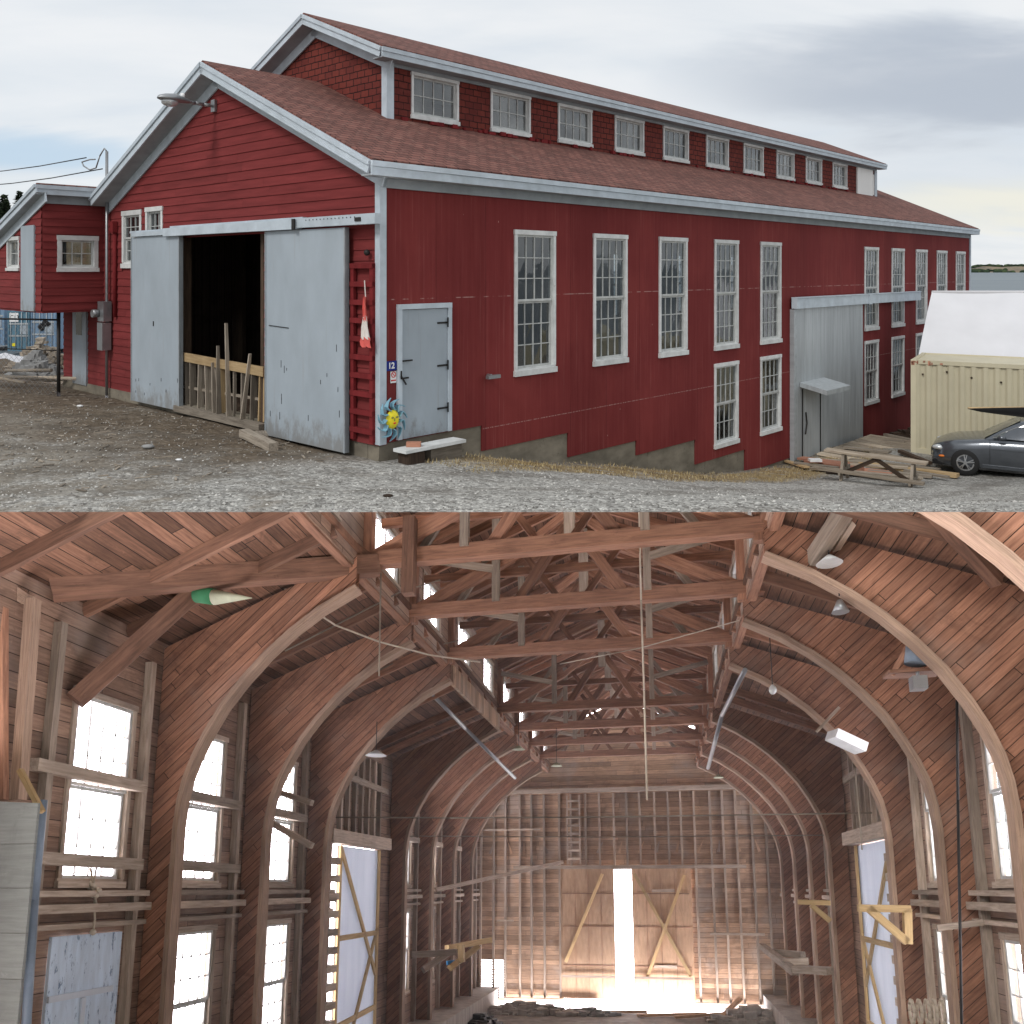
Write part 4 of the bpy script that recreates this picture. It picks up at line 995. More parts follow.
def cend(px, Y, w_, h_, m_, label, lock=True, zb=None, sign=None):
    X = (px-512)/890*Y; z = gz(X, Y) if zb is None else zb
    e = empty('shipping_container', (X, Y, z), 0, label, 'container', gb)
    mb = MB(); mb.box((0, 0, 0), (w_, 6, h_), world=True); mb.build('body', m_, e)
    mb = MB()
    for x in (.0, w_-.1): mb.box((x, -.05, 0), (x+.1, -.002, h_))
    mb.box((.1, -.05, h_-.12), (w_-.1, -.002, h_)); mb.box((.1, -.05, .0), (w_-.1, -.002, .12)); mb.box((w_/2-.03, -.04, .12), (w_/2+.03, -.002, h_-.12)); mb.build('frame', m_, e)
    mb = MB()
    for x in (.28, .72, 1.28, 1.72): mb.cyl((w_*x/2, -.06, .1), (w_*x/2, -.06, h_-.1), .028, n=6)
    mb.build('locking_bar', 'galv', e)
    mb = MB(); mb.box((.12, -.045, h_*.36), (w_-.12, -.003, h_*.40)); mb.box((.12, -.045, h_*.66), (w_-.12, -.003, h_*.70)); mb.build('door_bar', 'galv', e)
    mb = MB(); mb.box((w_*.55, -.035, h_*.42), (w_*.92, -.0035, h_*.64)); mb.build('door_patch', 'door_grey', e)
    mb = MB(); mb.box((w_*.2, -.05, h_*.12), (w_*.36, -.036, h_*.2)); mb.build('warning_label', 'sunyellow', e)
    if sign:
        mb = MB(); mb.box((.15, -.075, h_-.85), (w_*.5, -.066, h_-.15)); sp = mb.build('sign_plate', 'signwhite', e)
        text(sign, .42, 'black', e, Matrix.Translation((w_*.32, -.08, h_-.5)) @ face_side)
    return e
Yc = 70; zc = 2.66-(351-270)*Yc/890
cend(8, Yc, 1.72, 3.15, 'cont_teal', 'blue container end with white lettered sign, left of its neighbour', sign='C13', zb=zc)
cend(31, Yc, 1.95, 3.2, 'cont_blue', 'blue container end with pale faded patches beside the annex post', zb=zc+.1)
cend(-32, Yc+3, 3.0, 3.55, 'cont_blue', 'pale blue container cut off by the left picture edge', zb=zc+.2)
mb = MB()
for k in range(5): mb.ball((random.uniform(-.4, .4), -.01, random.uniform(-.3, .3)), (random.uniform(.15, .4), .01, random.uniform(.1, .3)), 7, 5)
mb.build('rust_patch', 'black', [o for o in bpy.data.objects if o.name.startswith('shipping_container')][1], (1.1, -.07, 1.9))
# rubble and lumber by the fence
def heap(name, loc, rx, ry, h, n_, m_, label, cat, sz=(.1, .3), kind=None):
    mb = MB()
    for k in range(n_):
        a, q = random.random()*6.3, random.random()**.6; z = h*(1-q)*random.uniform(.6, 1); s_ = random.uniform(*sz)
        c = (rx*q*math.cos(a), ry*q*math.sin(a), z)
        vs = [(c[0]+s_*x*random.uniform(.6, 1), c[1]+s_*y*random.uniform(.6, 1), c[2]+s_*.7*zz*random.uniform(.6, 1)) for x in (-1, 1) for y in (-1, 1) for zz in (-1, 1)]
        mb.add(vs, MB.BF)
    o = mb.build(name, m_, None, loc); return tag(o, label, cat, kind=kind)
q = (35-512)/890*24; heap('stone_heap', (q, 24, gz(q, 24)-.0), .75, .5, .75, 190, 'stone', 'grey-green heap of broken stone behind the chain link fence', 'stone heap', (.06, .16))
Xt, Yt = (5-512)/890*26, 26.; mb = MB(); vs = [(-1.2+.3*i, -.5+.5*j, .12+.08*math.sin(i*1.7+j)+(.1 if j == 1 else 0)) for j in range(3) for i in range(8)]; mb.add(vs, [(j*8+i, j*8+i+1, j*8+9+i, j*8+8+i) for j in range(2) for i in range(7)])
tag(mb.build('white_tarp', 'white_vinyl', None, (Xt, Yt, gz(Xt, Yt)+.3)), 'crumpled white sheet on the ground at the far left', 'tarp')
rw = random.Random(5)
wl = ['longest grey pole in the pile at the left edge', 'second grey pole from the front left of the fence', 'crooked driftwood pole leaning towards the stone heap', 'pale split pole below the white sheet', 'dark rotten pole nearest the left edge', 'short pale pole end by the fence post', 'thin pole on top of the left pile', 'thick log under the left pile', 'broken board against the stone heap']
for k, l in enumerate(wl):
    x, y = rw.uniform(-12.6, -10.6), rw.uniform(21, 23.5); a = rw.uniform(-.5, .15); L = rw.uniform(1.2, 3.2); z = gz(x, y)+.08+rw.uniform(0, .2)
    d = Vector((math.cos(a), math.sin(a), rw.uniform(-.06, .06)))*L/2; mb = MB(); mb.cyl(-d, d, rw.uniform(.03, .07), rw.uniform(.025, .05), 7)
    tag(mb.build('driftwood_pole', rw.choice(['w_weather', 'w_picnic', 'w_weather']), None, (x, y, z)), l, 'pole', 'poles and logs piled at the left')
heap('brush_pile', ((42-512)/890*30, 30, gz(-16, 30)), 1.1, .8, 1.0, 130, 'w_weather', 'tangle of grey branches and boards before the blue containers', 'brush pile', (.05, .16))
# litter on the dirt
for (px, y, s_, l) in ((148, 14.0, .10, 'larger pale flat stone in the dirt before the left sliding door'), (179, 13.0, .05, 'small white pebble in the dirt right of the flat stone'), (80, 18.3, .07, 'white scrap on the ground below the white lower door'), (388, 10.5, .06, 'dark clod on the gravel in front of the corner')):
    X = (px-512)/890*y; mb = MB(); mb.ball((0, 0, s_*.15), (s_*1.1, s_*.8, s_*.35), 6, 4); tag(mb.build('loose_stone', 'signwhite' if 'white' in l else ('w_dark' if 'dark' in l else 'stone'), None, (X, y, gz(X, y)+.01)), l, 'stone')
mb = MB()
for k in range(420):
    s, t = random.uniform(-4.5, -.3), random.uniform(.2, 12); p = bw(s, t); z = gz(p.x, p.y)+rough(p.x, p.y); a = random.random()*3.14; L = random.uniform(.03, .2)
    mb.beam((p.x, p.y, z+.01), (p.x+L*math.cos(a), p.y+L*math.sin(a), z+.012), random.uniform(.006, .03), .012)
tag(mb.build('wood_chips', 'w_weather'), kind='stuff')

# right side: container, tent, car, kayak, picnic table, planks, ramp
ca = math.atan2(-1.4, 2.31)
e = container('shipping_container', (11.09, 24.74, -2.42), ca, 2.44, 2.59, 12.2, 'cont_cream', 'cream corrugated container standing behind the grey car')
mb = MB()
for k in range(14): x = random.random()**2*.9; mb.box((x, -.020, 2.46+random.uniform(-.02, .07)), (x+random.uniform(.02, .08), -.0165, 2.56+random.uniform(-.03, .02)))
mb.build('rust_patch', 'w_red', e)
mb = MB()
for x, z in ((.3, 2.2), (1.5, 2.18), (.9, 2.3), (3.0, 2.2), (2.2, 2.1)): mb.ball((x, -.01, z), (.03, .02, .03), 6, 4)
mb.build('vent', 'w_dark', e)
e = empty('boat_tent', (12.36, 27.1, -3.0), 0, 'long white fabric tent roof rising behind the cream container', 'tent')
mb = MB(); Nn = 22; vs = []
for i in range(Nn):
    x = i*.9
    for k, (y, z) in enumerate(((-.3, 0), (0, 2.98), (.5, 3.68), (1.0, 4.36), (1.5, 4.99), (2.0, 4.36), (3.0, 2.98), (3.1, 0))):
        sag = -.05*math.sin(math.pi*((i % 3)/3))*(1 if 0 < k < 6 else 0); vs.append((x+y*.76, y+x*.02, z+sag))
mb.add(vs, [(i*8+k, i*8+k+1, i*8+9+k, i*8+8+k) for i in range(Nn-1) for k in range(7)]+[tuple(range(8))]); mb.build('cover', 'white_vinyl', e)
mb = MB(); mb.cyl((1.5*.76, 1.5, 4.95), (18+1.5*.76, 1.86, 4.95), .05); mb.build('pole', 'white_vinyl', e)

def wheel(parent, x, y, r=.325):
    o_ = empty('wheel', (x, y, r), 0, parent=parent); sg = -1 if y < 0 else 1
    mb = MB(); N = 28; prof = [(.20, .0), (r-.02, .0), (r, -.03), (r, -.18), (r-.02, -.2), (.2, -.2)]; vs = []
    for pr, py in prof:
        for i in range(N): a = 6.28318*i/N; vs.append((pr*math.cos(a), sg*py, pr*math.sin(a)))
    mb.add(vs, [(k*N+i, k*N+(i+1) % N, k*N+N+(i+1) % N, k*N+N+i) for k in range(5) for i in range(N)], smooth=True); mb.build('tyre', 'rubber', o_)
    mb = MB()
    for i in range(5):
        a = 6.28318*i/5+.3
        for da in (-.16, .16): mb.beam((.03*math.cos(a), sg*-.005, .03*math.sin(a)), (.2*math.cos(a+da), sg*-.02, .2*math.sin(a+da)), .02, .05, up=(0, 1, 0))
    for i in range(N): a, b = 6.28318*i/N, 6.28318*(i+1)/N; mb.beam((.2*math.cos(a), sg*-.03, .2*math.sin(a)), (.2*math.cos(b), sg*-.03, .2*math.sin(b)), .06, .022, up=(0, 1, 0))
    mb.cyl((0, sg*.0, 0), (0, sg*-.05, 0), .045, n=10); mb.build('rim', 'alloy', o_)
    mb = MB(); mb.cyl((0, sg*-.08, 0), (0, sg*-.10, 0), .2, n=20); mb.build('brake_disc', 'dark_metal', o_)
car = empty('parked_car', (10.79, 23.13, -2.41), R(-30), 'dark grey sedan parked beside the cream container, cropped by the picture edge', 'car')
st = [(.14, .42, .56, .22), (.19, .60, .64, .20), (.28, .72, .70, .19), (.46, .80, .78, .18), (.70, .85, .845, .17), (1.05, .875, .885, .17), (1.38, .885, .93, .17), (1.9, .89, .95, .17), (2.6, .89, .97, .17), (3.3, .885, .985, .18), (3.9, .87, 1.0, .2), (4.35, .80, .98, .24), (4.52, .66, .88, .3)]
mb = MB(); vs = []
for x, w_, t_, b_ in st:
    h = [(0, b_), (w_*.9, b_), (w_*.985, b_+.10), (w_, b_+.30), (w_*.995, t_-.22), (w_*.965, t_-.09), (w_*.90, t_-.025), (w_*.75, t_), (w_*.4, t_+.02), (0, t_+.025)]
    for y, z in h: vs.append((x, -y, z))
    for y, z in reversed(h[1:-1]): vs.append((x, y, z))
k = 18; mb.add(vs, [(j*k+i, j*k+(i+1) % k, j*k+k+(i+1) % k, j*k+k+i) for j in range(len(st)-1) for i in range(k)]+[tuple(range(k)), tuple(range((len(st)-1)*k, len(st)*k))], smooth=True)
bo = mb.build('body', 'car', car)
cut = MB()
for x in (.93, 3.55):
    for y in (-.95, .62): cut.cyl((x, y, .325), (x, y+.33, .325), .385, n=28)
co_ = cut.build('cutter', 'car'); bm_ = bo.modifiers.new('arch', 'BOOLEAN'); bm_.object = co_; bm_.operation = 'DIFFERENCE'; bm_.solver = 'EXACT'
dg = bpy.context.evaluated_depsgraph_get(); me = bpy.data.meshes.new_from_object(bo.evaluated_get(dg)); bo.modifiers.clear(); bo.data = me; bpy.data.objects.remove(co_)
mb = MB()
for x in (.93, 3.55): mb.box((x-.45, -.62, .2), (x+.45, .62, .70))
mb.build('wheel_well', 'black', car)
mb = MB(); gs = [(1.28, .90, .76, .74), (1.75, 1.20, .78, .63), (2.12, 1.385, .79, .56), (2.5, 1.44, .79, .55), (3.0, 1.43, .79, .55), (3.4, 1.35, .78, .56), (3.75, 1.19, .77, .60), (4.08, 1.0, .74, .7)]; vs = []
for x, t_, wb, wt in gs: vs += [(x, -wb, min(.97, t_)), (x, -wt, t_-.03), (x, -wt*.85, t_), (x, 0, t_+.02), (x, wt*.85, t_), (x, wt, t_-.03), (x, wb, min(.97, t_))]
mb.add(vs, [(j*7+i, j*7+i+1, j*7+8+i, j*7+7+i) for j in range(7) for i in range(6)], smooth=True); mb.build('roof', 'car', car)
def sidept(x, z, off=.006):      # on the tumblehome
    for a, b in zip(gs, gs[1:]):
        if a[0] <= x <= b[0]:
            q = (x-a[0])/(b[0]-a[0]); tt = a[1]+(b[1]-a[1])*q-.03; wb = a[2]+(b[2]-a[2])*q; wt = a[3]+(b[3]-a[3])*q
            f = max(0, min(1, (z-.97)/max(.05, tt-.97))); return -(wb+(wt-wb)*f)-off
    return -.8
for poly in ([(1.52, .985), (1.78, 1.13), (2.18, 1.325), (2.55, 1.375), (2.55, .985)], [(2.63, .985), (2.63, 1.375), (3.05, 1.365), (3.38, 1.28), (3.55, 1.17), (3.60, .985)]):
    for sg in (1, -1):
        mb = MB(); vs = [(x, sg*sidept(x, z), z) for x, z in poly]; mb.add(vs, [tuple(range(len(vs)))]); wdw = mb.build('side_window', 'carglass', car)
        mb = MB()
        for a, b in zip(vs, vs[1:]+vs[:1]): mb.beam(a, b, .014, .018)
        mb.build('window_trim', 'alloy', wdw)
mb = MB(); mb.add([(1.34, -.70, .955), (1.34, .70, .955), (2.10, .50, 1.40), (2.10, -.50, 1.40)], [(0, 1, 2, 3)]); mb.build('windscreen', 'carglass', car)
mb = MB(); mb.ball((1.72, -.97, 1.02), (.10, .09, .07), 10, 6); mb.build('wing_mirror', 'car', car)
for sg in (-1, 1):
    mb = MB(); mb.ball((.34, sg*.67, .62), (.17, .10, .07), 12, 8); mb.build('headlight', 'lens', car)
    mb = MB(); mb.ball((.40, sg*.79, .43), (.075, .025, .028), 8, 5); mb.build('indicator', 'orange', car)
mb = MB(); mb.box((.18, -.72, .20), (.4, .72, .30)); mb.box((.12, -.35, .36), (.2, .35, .54)); mb.build('grille', 'black', car)
mb = MB(); mb.box((1.3, -.899, .25), (3.15, -.885, .31)); mb.box((1.5, -.895, .70), (3.8, -.888, .72)); mb.build('side_moulding', 'car', car)
mb = MB(); mb.box((2.585, -.897, .30), (2.592, -.885, .96)); mb.box((1.46, -.897, .34), (1.467, -.885, .93)); mb.build('door_gap', 'black', car)
mb = MB(); mb.box((2.35, -.915, .78), (2.53, -.89, .81)); mb.build('door_handle', 'car', car)
for x in (.93, 3.55):
    for y in (-.885, .885): wheel(car, x, y)
# kayak on a rack
e = empty('kayak', (9.73, 19.0, -.28), R(-4), 'black pointed kayak bow with pale deck edge reaching in from the right', 'kayak')
mb = MB(); vs = []; ks = [(0, .01, .01), (.25, .06, .07), (.7, .14, .13), (1.3, .22, .20), (2.0, .28, .26), (3.2, .30, .28), (4.4, .16, .2), (5, .01, .02)]
for x, w_, d_ in ks: vs += [(x, -w_, -.02-x*.012), (x, -w_*.8, -d_*.7-.02), (x, 0, -d_-.02), (x, w_*.8, -d_*.7-.02), (x, w_, -.02-x*.012)]
mb.add(vs, [(j*5+i, j*5+i+1, j*5+6+i, j*5+5+i) for j in range(7) for i in range(4)], smooth=True); mb.build('hull', 'black', e)
mb = MB(); vs = []
for x, w_, d_ in ks: vs += [(x, -w_-.008, -.022-x*.012), (x, -w_*.5, .012), (x, w_*.5, .012), (x, w_+.008, -.022-x*.012)]
mb.add(vs, [(j*4+i, j*4+i+1, j*4+5+i, j*4+4+i) for j in range(7) for i in range(3)]); mb.build('deck', 'w_new', e)
e.rotation_euler.x = R(-24)
rk = empty('kayak_rack', (12.4, 18.7, gz(12.4, 18.7)), 0, 'timber rack holding the kayak just beyond the right picture edge', 'rack')
for y in (-.5, .6):
    mb = MB(); mb.beam((0, y, -.1), (0, y, 1.75), .09, .09); mb.build('post', 'w_weather', rk)
mb = MB(); mb.beam((0, -.6, 1.72), (0, .7, 1.72), .08, .08); mb.build('crossbar', 'w_weather', rk)
# picnic table
T0 = Vector((7.62, 21.25, -1.66)); T1 = Vector((9.28, 20.15, -1.72)); dd = (T1-T0).normalized(); nn = Vector((-dd.y, dd.x, 0))
e = empty('picnic_table', T0+Vector((0, 0, -.72)), 0, 'old bare timber picnic table with missing boards standing on the slope', 'picnic table')
z0 = .72
for k in range(2):
    mb = MB(); o0 = nn*(.0+k*.17)-dd*.15; mb.beam(o0+Vector((0, 0, z0)), T1-T0+o0+Vector((0, 0, z0-.0))+dd*.25, .15, .045); mb.build('top_board', 'w_picnic', e)
mb = MB(); o0 = -nn*.32; mb.beam(o0+Vector((0, 0, .34))-dd*.2, T1-T0+o0+Vector((0, 0, .34))+dd*.1, .2, .05); mb.build('seat', 'w_picnic', e)
for q in (.28, 1.8):
    for sg in (-1, 1):
        mb = MB(); p = dd*q; mb.beam(p+nn*(.08+.05*sg)+Vector((0, 0, z0-.03)), p+nn*(.08+sg*.42)+Vector((0, 0, -.1)), .06, .10); mb.build('leg', 'w_weather', e)
    mb = MB(); mb.beam(dd*q-nn*.42+Vector((0, 0, .3)), dd*q+nn*.6+Vector((0, 0, .3)), .05, .09); mb.build('seat_bearer', 'w_weather', e)
for sg in (0, 1):
    mb = MB(); mb.beam(dd*(.3 if sg == 0 else 1.75)+Vector((0, 0, .25)), dd*1.02+Vector((0, 0, z0-.05)), .05, .09); mb.build('brace', 'w_dark', e)
def gp(px, y, up=.03): X = (px-512)/890*y; return Vector((X, y, gz(X, y)+up))
gl = 'boards lying by the picnic table'
PL = [((783, 24.0), (807, 22.7), .16, .04, 'w_new', 'pale board lying on the ground by the foot of the steel door'),
      ((812, 22.6), (885, 21.3), .28, .05, 'w_picnic', 'wide grey board under the near side of the picnic table'),
      ((835, 22.0), (922, 20.7), .22, .05, 'w_picnic', 'long rounded plank in front of the picnic table feet'),
      ((860, 23.3), (958, 21.6), .22, .09, 'w_new', 'thick pale plank pointing at the car wheel'),
      ((850, 23.7), (940, 22.2), .18, .06, 'w_picnic', 'thin plank just behind the thick pale one'),
      ((800, 24.0), (850, 22.9), .3, .05, 'w_red', 'reddish sheet scrap left of the picnic table'),
      ((838, 22.9), (893, 21.9), .34, .03, 'w_red', 'orange-red plywood scrap lying beneath the picnic table'),
      ((806, 23.5), (862, 22.2), .2, .12, 'w_red', 'weathered red timber stacked left below the table'),
      ((795, 23.2), (838, 22.4), .18, .04, 'w_weather', 'short grey board in front of the reddish stack'),
      ((872, 24.6), (915, 23.4), .2, .05, 'w_picnic', 'pale board lying behind the picnic table brace'),
      ((905, 22.2), (948, 21.2), .14, .05, 'w_weather', 'narrow grey slat right of the picnic table leg'),
      ((845, 25.2), (890, 24.3), .24, .05, 'w_weather', 'broad grey board at the front edge of the ramp'),
      ((826, 22.0), (868, 21.6), .12, .04, 'w_dark', 'dark wet slat under the left seat end'),
      ((812, 23.9), (872, 23.2), .16, .05, 'w_weather', 'grey plank lying crosswise behind the reddish sheet'),
      ((850, 22.9), (908, 22.4), .14, .05, 'w_picnic', 'thin pale lath under the raised end of the table'),
      ((868, 22.3), (932, 21.4), .16, .06, 'w_weather', 'split plank sticking out past the right table leg'),
      ((800, 23.0), (848, 23.4), .12, .04, 'w_new', 'fresh pale lath crossing the red timber at the left'),
      ((900, 24.4), (930, 22.9), .14, .08, 'w_dark', 'dark wet timber between the ramp and the car'),
      ((862, 27.0), (905, 26.4), .14, .14, 'w_weather', 'curved grey log at the back of the plank ramp'),
      ((885, 28.5), (912, 27.0), .12, .1, 'w_weather', 'grey beam leaning in the dark gap by the container')]
for i, (a, b, w_, h_, m_, l) in enumerate(PL): plank(gp(*a, up=.05+.03*(i % 3)), gp(*b, up=.07+.02*(i % 3)), w_, h_, m_, l, group=gl)
mb = MB(); mb.box((-.15, -.1, 0), (.15, .1, .06)); tag(mb.build('white_scrap', 'signwhite', None, gp(815, 22.9, .2)), 'white scrap on top of the reddish boards', 'scrap')
e = empty('plank_ramp', bw(16.5, -.1, -2.6), ANG, 'ramp of grey boards leading to the big steel door', 'ramp')
for k in range(11):
    mb = MB(); x = -1.2+k*.36; mb.beam((x, -.15, .16), (x+.05, -2.5+.2*math.sin(k*2.), .08), .29, .05); mb.build('board', 'w_picnic', e)
mb = MB(); mb.box((-1.1, -.6, -.1), (2.2, -.4, .08)); mb.build('bearer', 'w_dark', e)
heap('rubbish_heap', bw(21.6, -.9, gz(*bw(21.6, -.9).xy)), .9, .5, .35, 60, 'w_dark', 'dark heap of scrap wood in the gap beside the cream container', 'scrap heap', (.05, .16))

# ---------------------------------------------------------------- the boat hall below the yard
# Its floor and ridge fall away steeply with the hillside, so the hall is laid out on its own three axes:
# across, along (going down the slope) and up.
WA = Vector((.98154, -.22412, .15562)); WB = Vector((.191258, 1.15016, -.79863)); WH = Vector((0, .18749, .88253))
AC = -1.25
def Lh(p): return WA*p[0]+WB*p[1]+WH*p[2]
def hw(a, b, h): return Lh((a, b, h))+Vector((0, 0, EYE))
ROOT = Vector((AC, 12, -4.6))
_before = set(bpy.data.objects)
hall = empty('boat_hall', hw(*ROOT), 0, 'long timber boat hall with curved board ribs, open roof trusses and tall bright windows', 'hall')
HX = lambda p: Lh(p-ROOT)
_b = MB.build
def hb(mb, name, m, parent=None, db=None):
    return _b(mb, name, m, parent or hall, xf=HX)
def thing_h(mb, name, m, label, cat, group=None):
    """a loose thing of the hall: its own object, origin at its first vertex"""
    a = Vector(mb.v[0]); o = _b(mb, name, m, None, hw(*a), xf=lambda p: Lh(p-a)); return tag(o, label, cat, group, 'thing')
HW = 5.45; HAZE = .0024
CURVE = [(5.08, -4.3), (5.08, -2), (5.08, 0), (5.08, .8), (5.05, 1.15), (4.99, 1.45), (4.88, 1.75), (4.72, 2.08), (4.5, 2.45), (4.22, 2.8), (3.9, 3.14), (3.55, 3.44), (3.15, 3.72), (2.62, 4.0)]
def rib(sg, b0, name='arch_rib'):
    mb = MB(); P = lambda u, v, d: (AC+sg*u, b0+d, v)
    outer = [(2.62, 4.24), (HW-.02, 3.0), (HW-.02, -4.3)]
    # a strip of quads between curve and outer edge so that the sheet follows the bend
    ins = CURVE; outp = [(HW-.02, z) for _, z in CURVE[:9]]+[(HW-.02, 2.95), (HW-.02, 3.3), (4.5, 3.68), (3.7, 4.0), (2.62, 4.42)]
    n_ = len(ins); vs = []; lc = []
    for d in (-.05, .05):
        for (u, v) in ins+outp: vs.append(P(u, v, d)); lc.append((u+b0*3.1, v+b0*1.7, d))
    f = []
    for k in range(2):
        o = k*2*n_
        for i in range(n_-1): f.append((o+i, o+i+1, o+n_+i+1, o+n_+i) if k == 0 else (o+i, o+n_+i, o+n_+i+1, o+i+1))
    mb.add(vs, f, lc); web = hb(mb, name, 'h_web' if sg > 0 else 'h_web_r')
    mb = MB(); vs = []; lc = []; T = .075; W2 = .095; s_ = 0
    for i, (u, v) in enumerate(CURVE):
        a = CURVE[max(0, i-1)]; c = CURVE[min(len(CURVE)-1, i+1)]; t = Vector((c[0]-a[0], c[1]-a[1])).normalized(); nn_ = Vector((-t.y, t.x))
        if nn_.x > 0: nn_ = -nn_
        if i: s_ += math.hypot(u-CURVE[i-1][0], v-CURVE[i-1][1])
        for (dn_, d) in ((0, -W2), (0, W2), (T, W2), (T, -W2)):
            q = (u+nn_.x*dn_, v+nn_.y*dn_); vs.append(P(q[0], q[1], d)); lc.append((s_+b0, dn_, d))
    f = [(i*4+k, i*4+(k+1) % 4, i*4+4+(k+1) % 4, i*4+4+k) for i in range(len(CURVE)-1) for k in range(4)]+[(0, 1, 2, 3), tuple(len(vs)-4+k for k in range(4))]
    mb.add(vs, f, lc); hb(mb, 'flange', 'h_flange', web)
    return web
B0, BP = 9.0, 2.3
bs = [B0+BP*i for i in range(8)]
for sg in (-1, 1):
    r0 = rib(sg, B0); r1 = rib(sg, B0+BP)
    for i in (2, 4, 5, 6, 7):
        c = copy_tree(r1, hall); c.location = WB*BP*(i-1)
    if sg > 0: rib(sg, B0-BP)
# side walls
DW = (14.75, 17.4, -4.6, .92)
UP = [7.42, 9.55, 11.93, 18.75, 21.05, 23.3, 25.6]
for sg in (-1, 1):
    P = (lambda u, v, d, sg=sg: (AC+sg*(HW+d), u, v))
    ups = [u for u in UP if not (sg > 0 and u < 9)]
    hol = [(u, u+1.08, .02, 2.34) for u in ups]+[(u, u+1.08, -2.75, -.56) for u in ups]+[DW]
    mb = MB(); mb.panel(P, 4.6 if sg < 0 else 5.6, 27.4, -4.6, 3.38, hol, 0, .12)
    wl_ = hb(mb, 'side_wall', 'h_wall')
    _w = MB.build
    MB.build = lambda s, name, m, parent=None, loc=(0, 0, 0), xf=None, recalc=True: _b(s, name, m, parent, loc, HX, recalc)
    PW = (lambda u, v, d, sg=sg: (AC+sg*(HW-d), u, v))
    for u in ups:
        window(hall, PW, u, u+1.08, .02, 2.34, 4, 6, True, .06, .03, .09, 'glass_in', .1, .06, .004)
        if not (sg < 0 and u < 8): window(hall, PW, u, u+1.08, -2.75, -.56, 4, 6, True, .07, .03, .09, 'glass_in', .1, .06, .007)
    MB.build = _w
    # rails, shelves and studs between the ribs
    for i in range(-1, 8):
        b0 = B0+BP*i+.16; b1 = b0+BP-.32
        if i == 3: b1 = 18.0
        if i == 2: b0 = B0+BP*2+.16; b1 = 14.6
        for (h_, t_, dpt) in ((-.10, .07, .16), (-.28, .10, .2), (-.46, .06, .14)):
            mb = MB(); x0, x1 = sorted((AC+sg*HW-sg*.03, AC+sg*(HW-dpt))); 
            if i == 3: continue
            mb.box((x0, b0, h_), (x1, b1, h_+t_)); hb(mb, 'wall_rail', 'h_grey')
        if i in (-1, 0, 1, 4, 5, 6) and sg < 0:
            mb = MB(); mb.beam((AC+sg*(HW-.10), b0+.0, 1.32), (AC+sg*(HW-.10), b1-.2, 1.30), .12, .14); hb(mb, 'shelf_board', 'h_grey')
            if i < 1: mb = MB(); mb.beam((AC+sg*(HW-.12), b0+.0, .32), (AC+sg*(HW-.12), b1-.2, .30), .14, .14); hb(mb, 'shelf_board', 'h_grey')
        for dxb in (.18, BP-.55):
            if i in (2, 3): continue
            mb = MB(); x0, x1 = sorted((AC+sg*(HW-.002), AC+sg*(HW-.11))); mb.box((x0, b0+dxb-.0, -4.5), (x1, b0+dxb+.09, 3.0)); hb(mb, 'wall_stud', 'h_grey')
    # slatted panel above the door
    for k in range(7):
        mb = MB(); x0, x1 = sorted((AC+sg*(HW-.004), AC+sg*(HW-.1))); y = 14.9+k*.38; mb.box((x0, y, 1.15), (x1, y+.08, 3.0)); hb(mb, 'wall_stud', 'h_grey')
    mb = MB(); x0, x1 = sorted((AC+sg*(HW-.006), AC+sg*(HW-.22))); mb.box((x0, 14.3, .92), (x1, 17.7, 1.2)); hb(mb, 'door_lintel', 'h_grey')
    mb = MB(); mb.beam((AC+sg*(HW-.12), 14.7, 2.4), (AC+sg*(HW-.12), 17.6, 2.35), .06, .14); hb(mb, 'wall_rail', 'h_grey')
    for k in range(14):   # short blocks up the door jamb
        mb = MB(); x0, x1 = sorted((AC+sg*(HW-.01), AC+sg*(HW-.2))); mb.box((x0, 14.25, -4.2+k*.36), (x1, 14.72, -4.06+k*.36)); hb(mb, 'jamb_block', 'h_grey')
    # the tall sheeted door, its braces
    mb = MB(); x0 = AC+sg*(HW+.02); a0 = 15.05 if sg < 0 else 14.78; mb.box((min(x0, x0+sg*.03), a0, -4.5), (max(x0, x0+sg*.03), 17.4, .9), world=True); dr_ = hb(mb, 'side_door', 'h_sheet')
    xi = AC+sg*(HW-.02)
    for (p, q) in (((a0, -1.05), (17.38, -1.05)), ((a0, -2.85), (17.38, -2.75)), ((a0+.05, .85), (17.3, -2.0)), ((17.38, -.9), (a0+.1, -4.4)), ((a0+.04, -4.5), (a0+.04, .9)), ((17.34, -4.5), (17.34, .9))):
        mb = MB(); mb.beam((xi, p[0], p[1]), (xi, q[0], q[1]), .04 if p[0] != q[0] else .06, .11, up=(0, 0, 1) if p[1] == q[1] else (1, 0, 0)); 
        mb2 = MB(); d_ = Vector((0, q[0]-p[0], q[1]-p[1])).normalized(); nrm = Vector((0, -d_.z, d_.y))*.055
        A_, B_ = Vector((xi, *p)), Vector((xi, *q)); L_ = (B_-A_).length; o1 = Vector((sg*-.04, 0, 0)); r_ = random.random()*20
        vs = [A_-nrm, A_+nrm, B_-nrm, B_+nrm]; vs = [v+o for v in vs for o in (Vector((0, 0, 0)), o1)]
        vs = [vs[0], vs[1], vs[2], vs[3], vs[4], vs[5], vs[6], vs[7]]
        mb2.add(vs, MB.BF, [(r_+(v-A_).dot(d_), (v-A_).dot(nrm)*18, v.x) for v in vs]); hb(mb2, 'brace', 'h_brace', dr_)
    # concrete plinth
    mb = MB(); x0, x1 = sorted((AC+sg*(HW-.01), AC+sg*(4.55))); mb.box((x0, 17.7, -4.62), (x1, 27.38, -3.55), world=True); hb(mb, 'plinth', 'h_conc')
    # lean roof lining, rafters and purlin
    sl = (4.52-3.38)/(HW-2.62); mb = MB()
    p = lambda o, b, up_=0: (AC+sg*o, b, 3.38+(HW-o)*sl+up_)
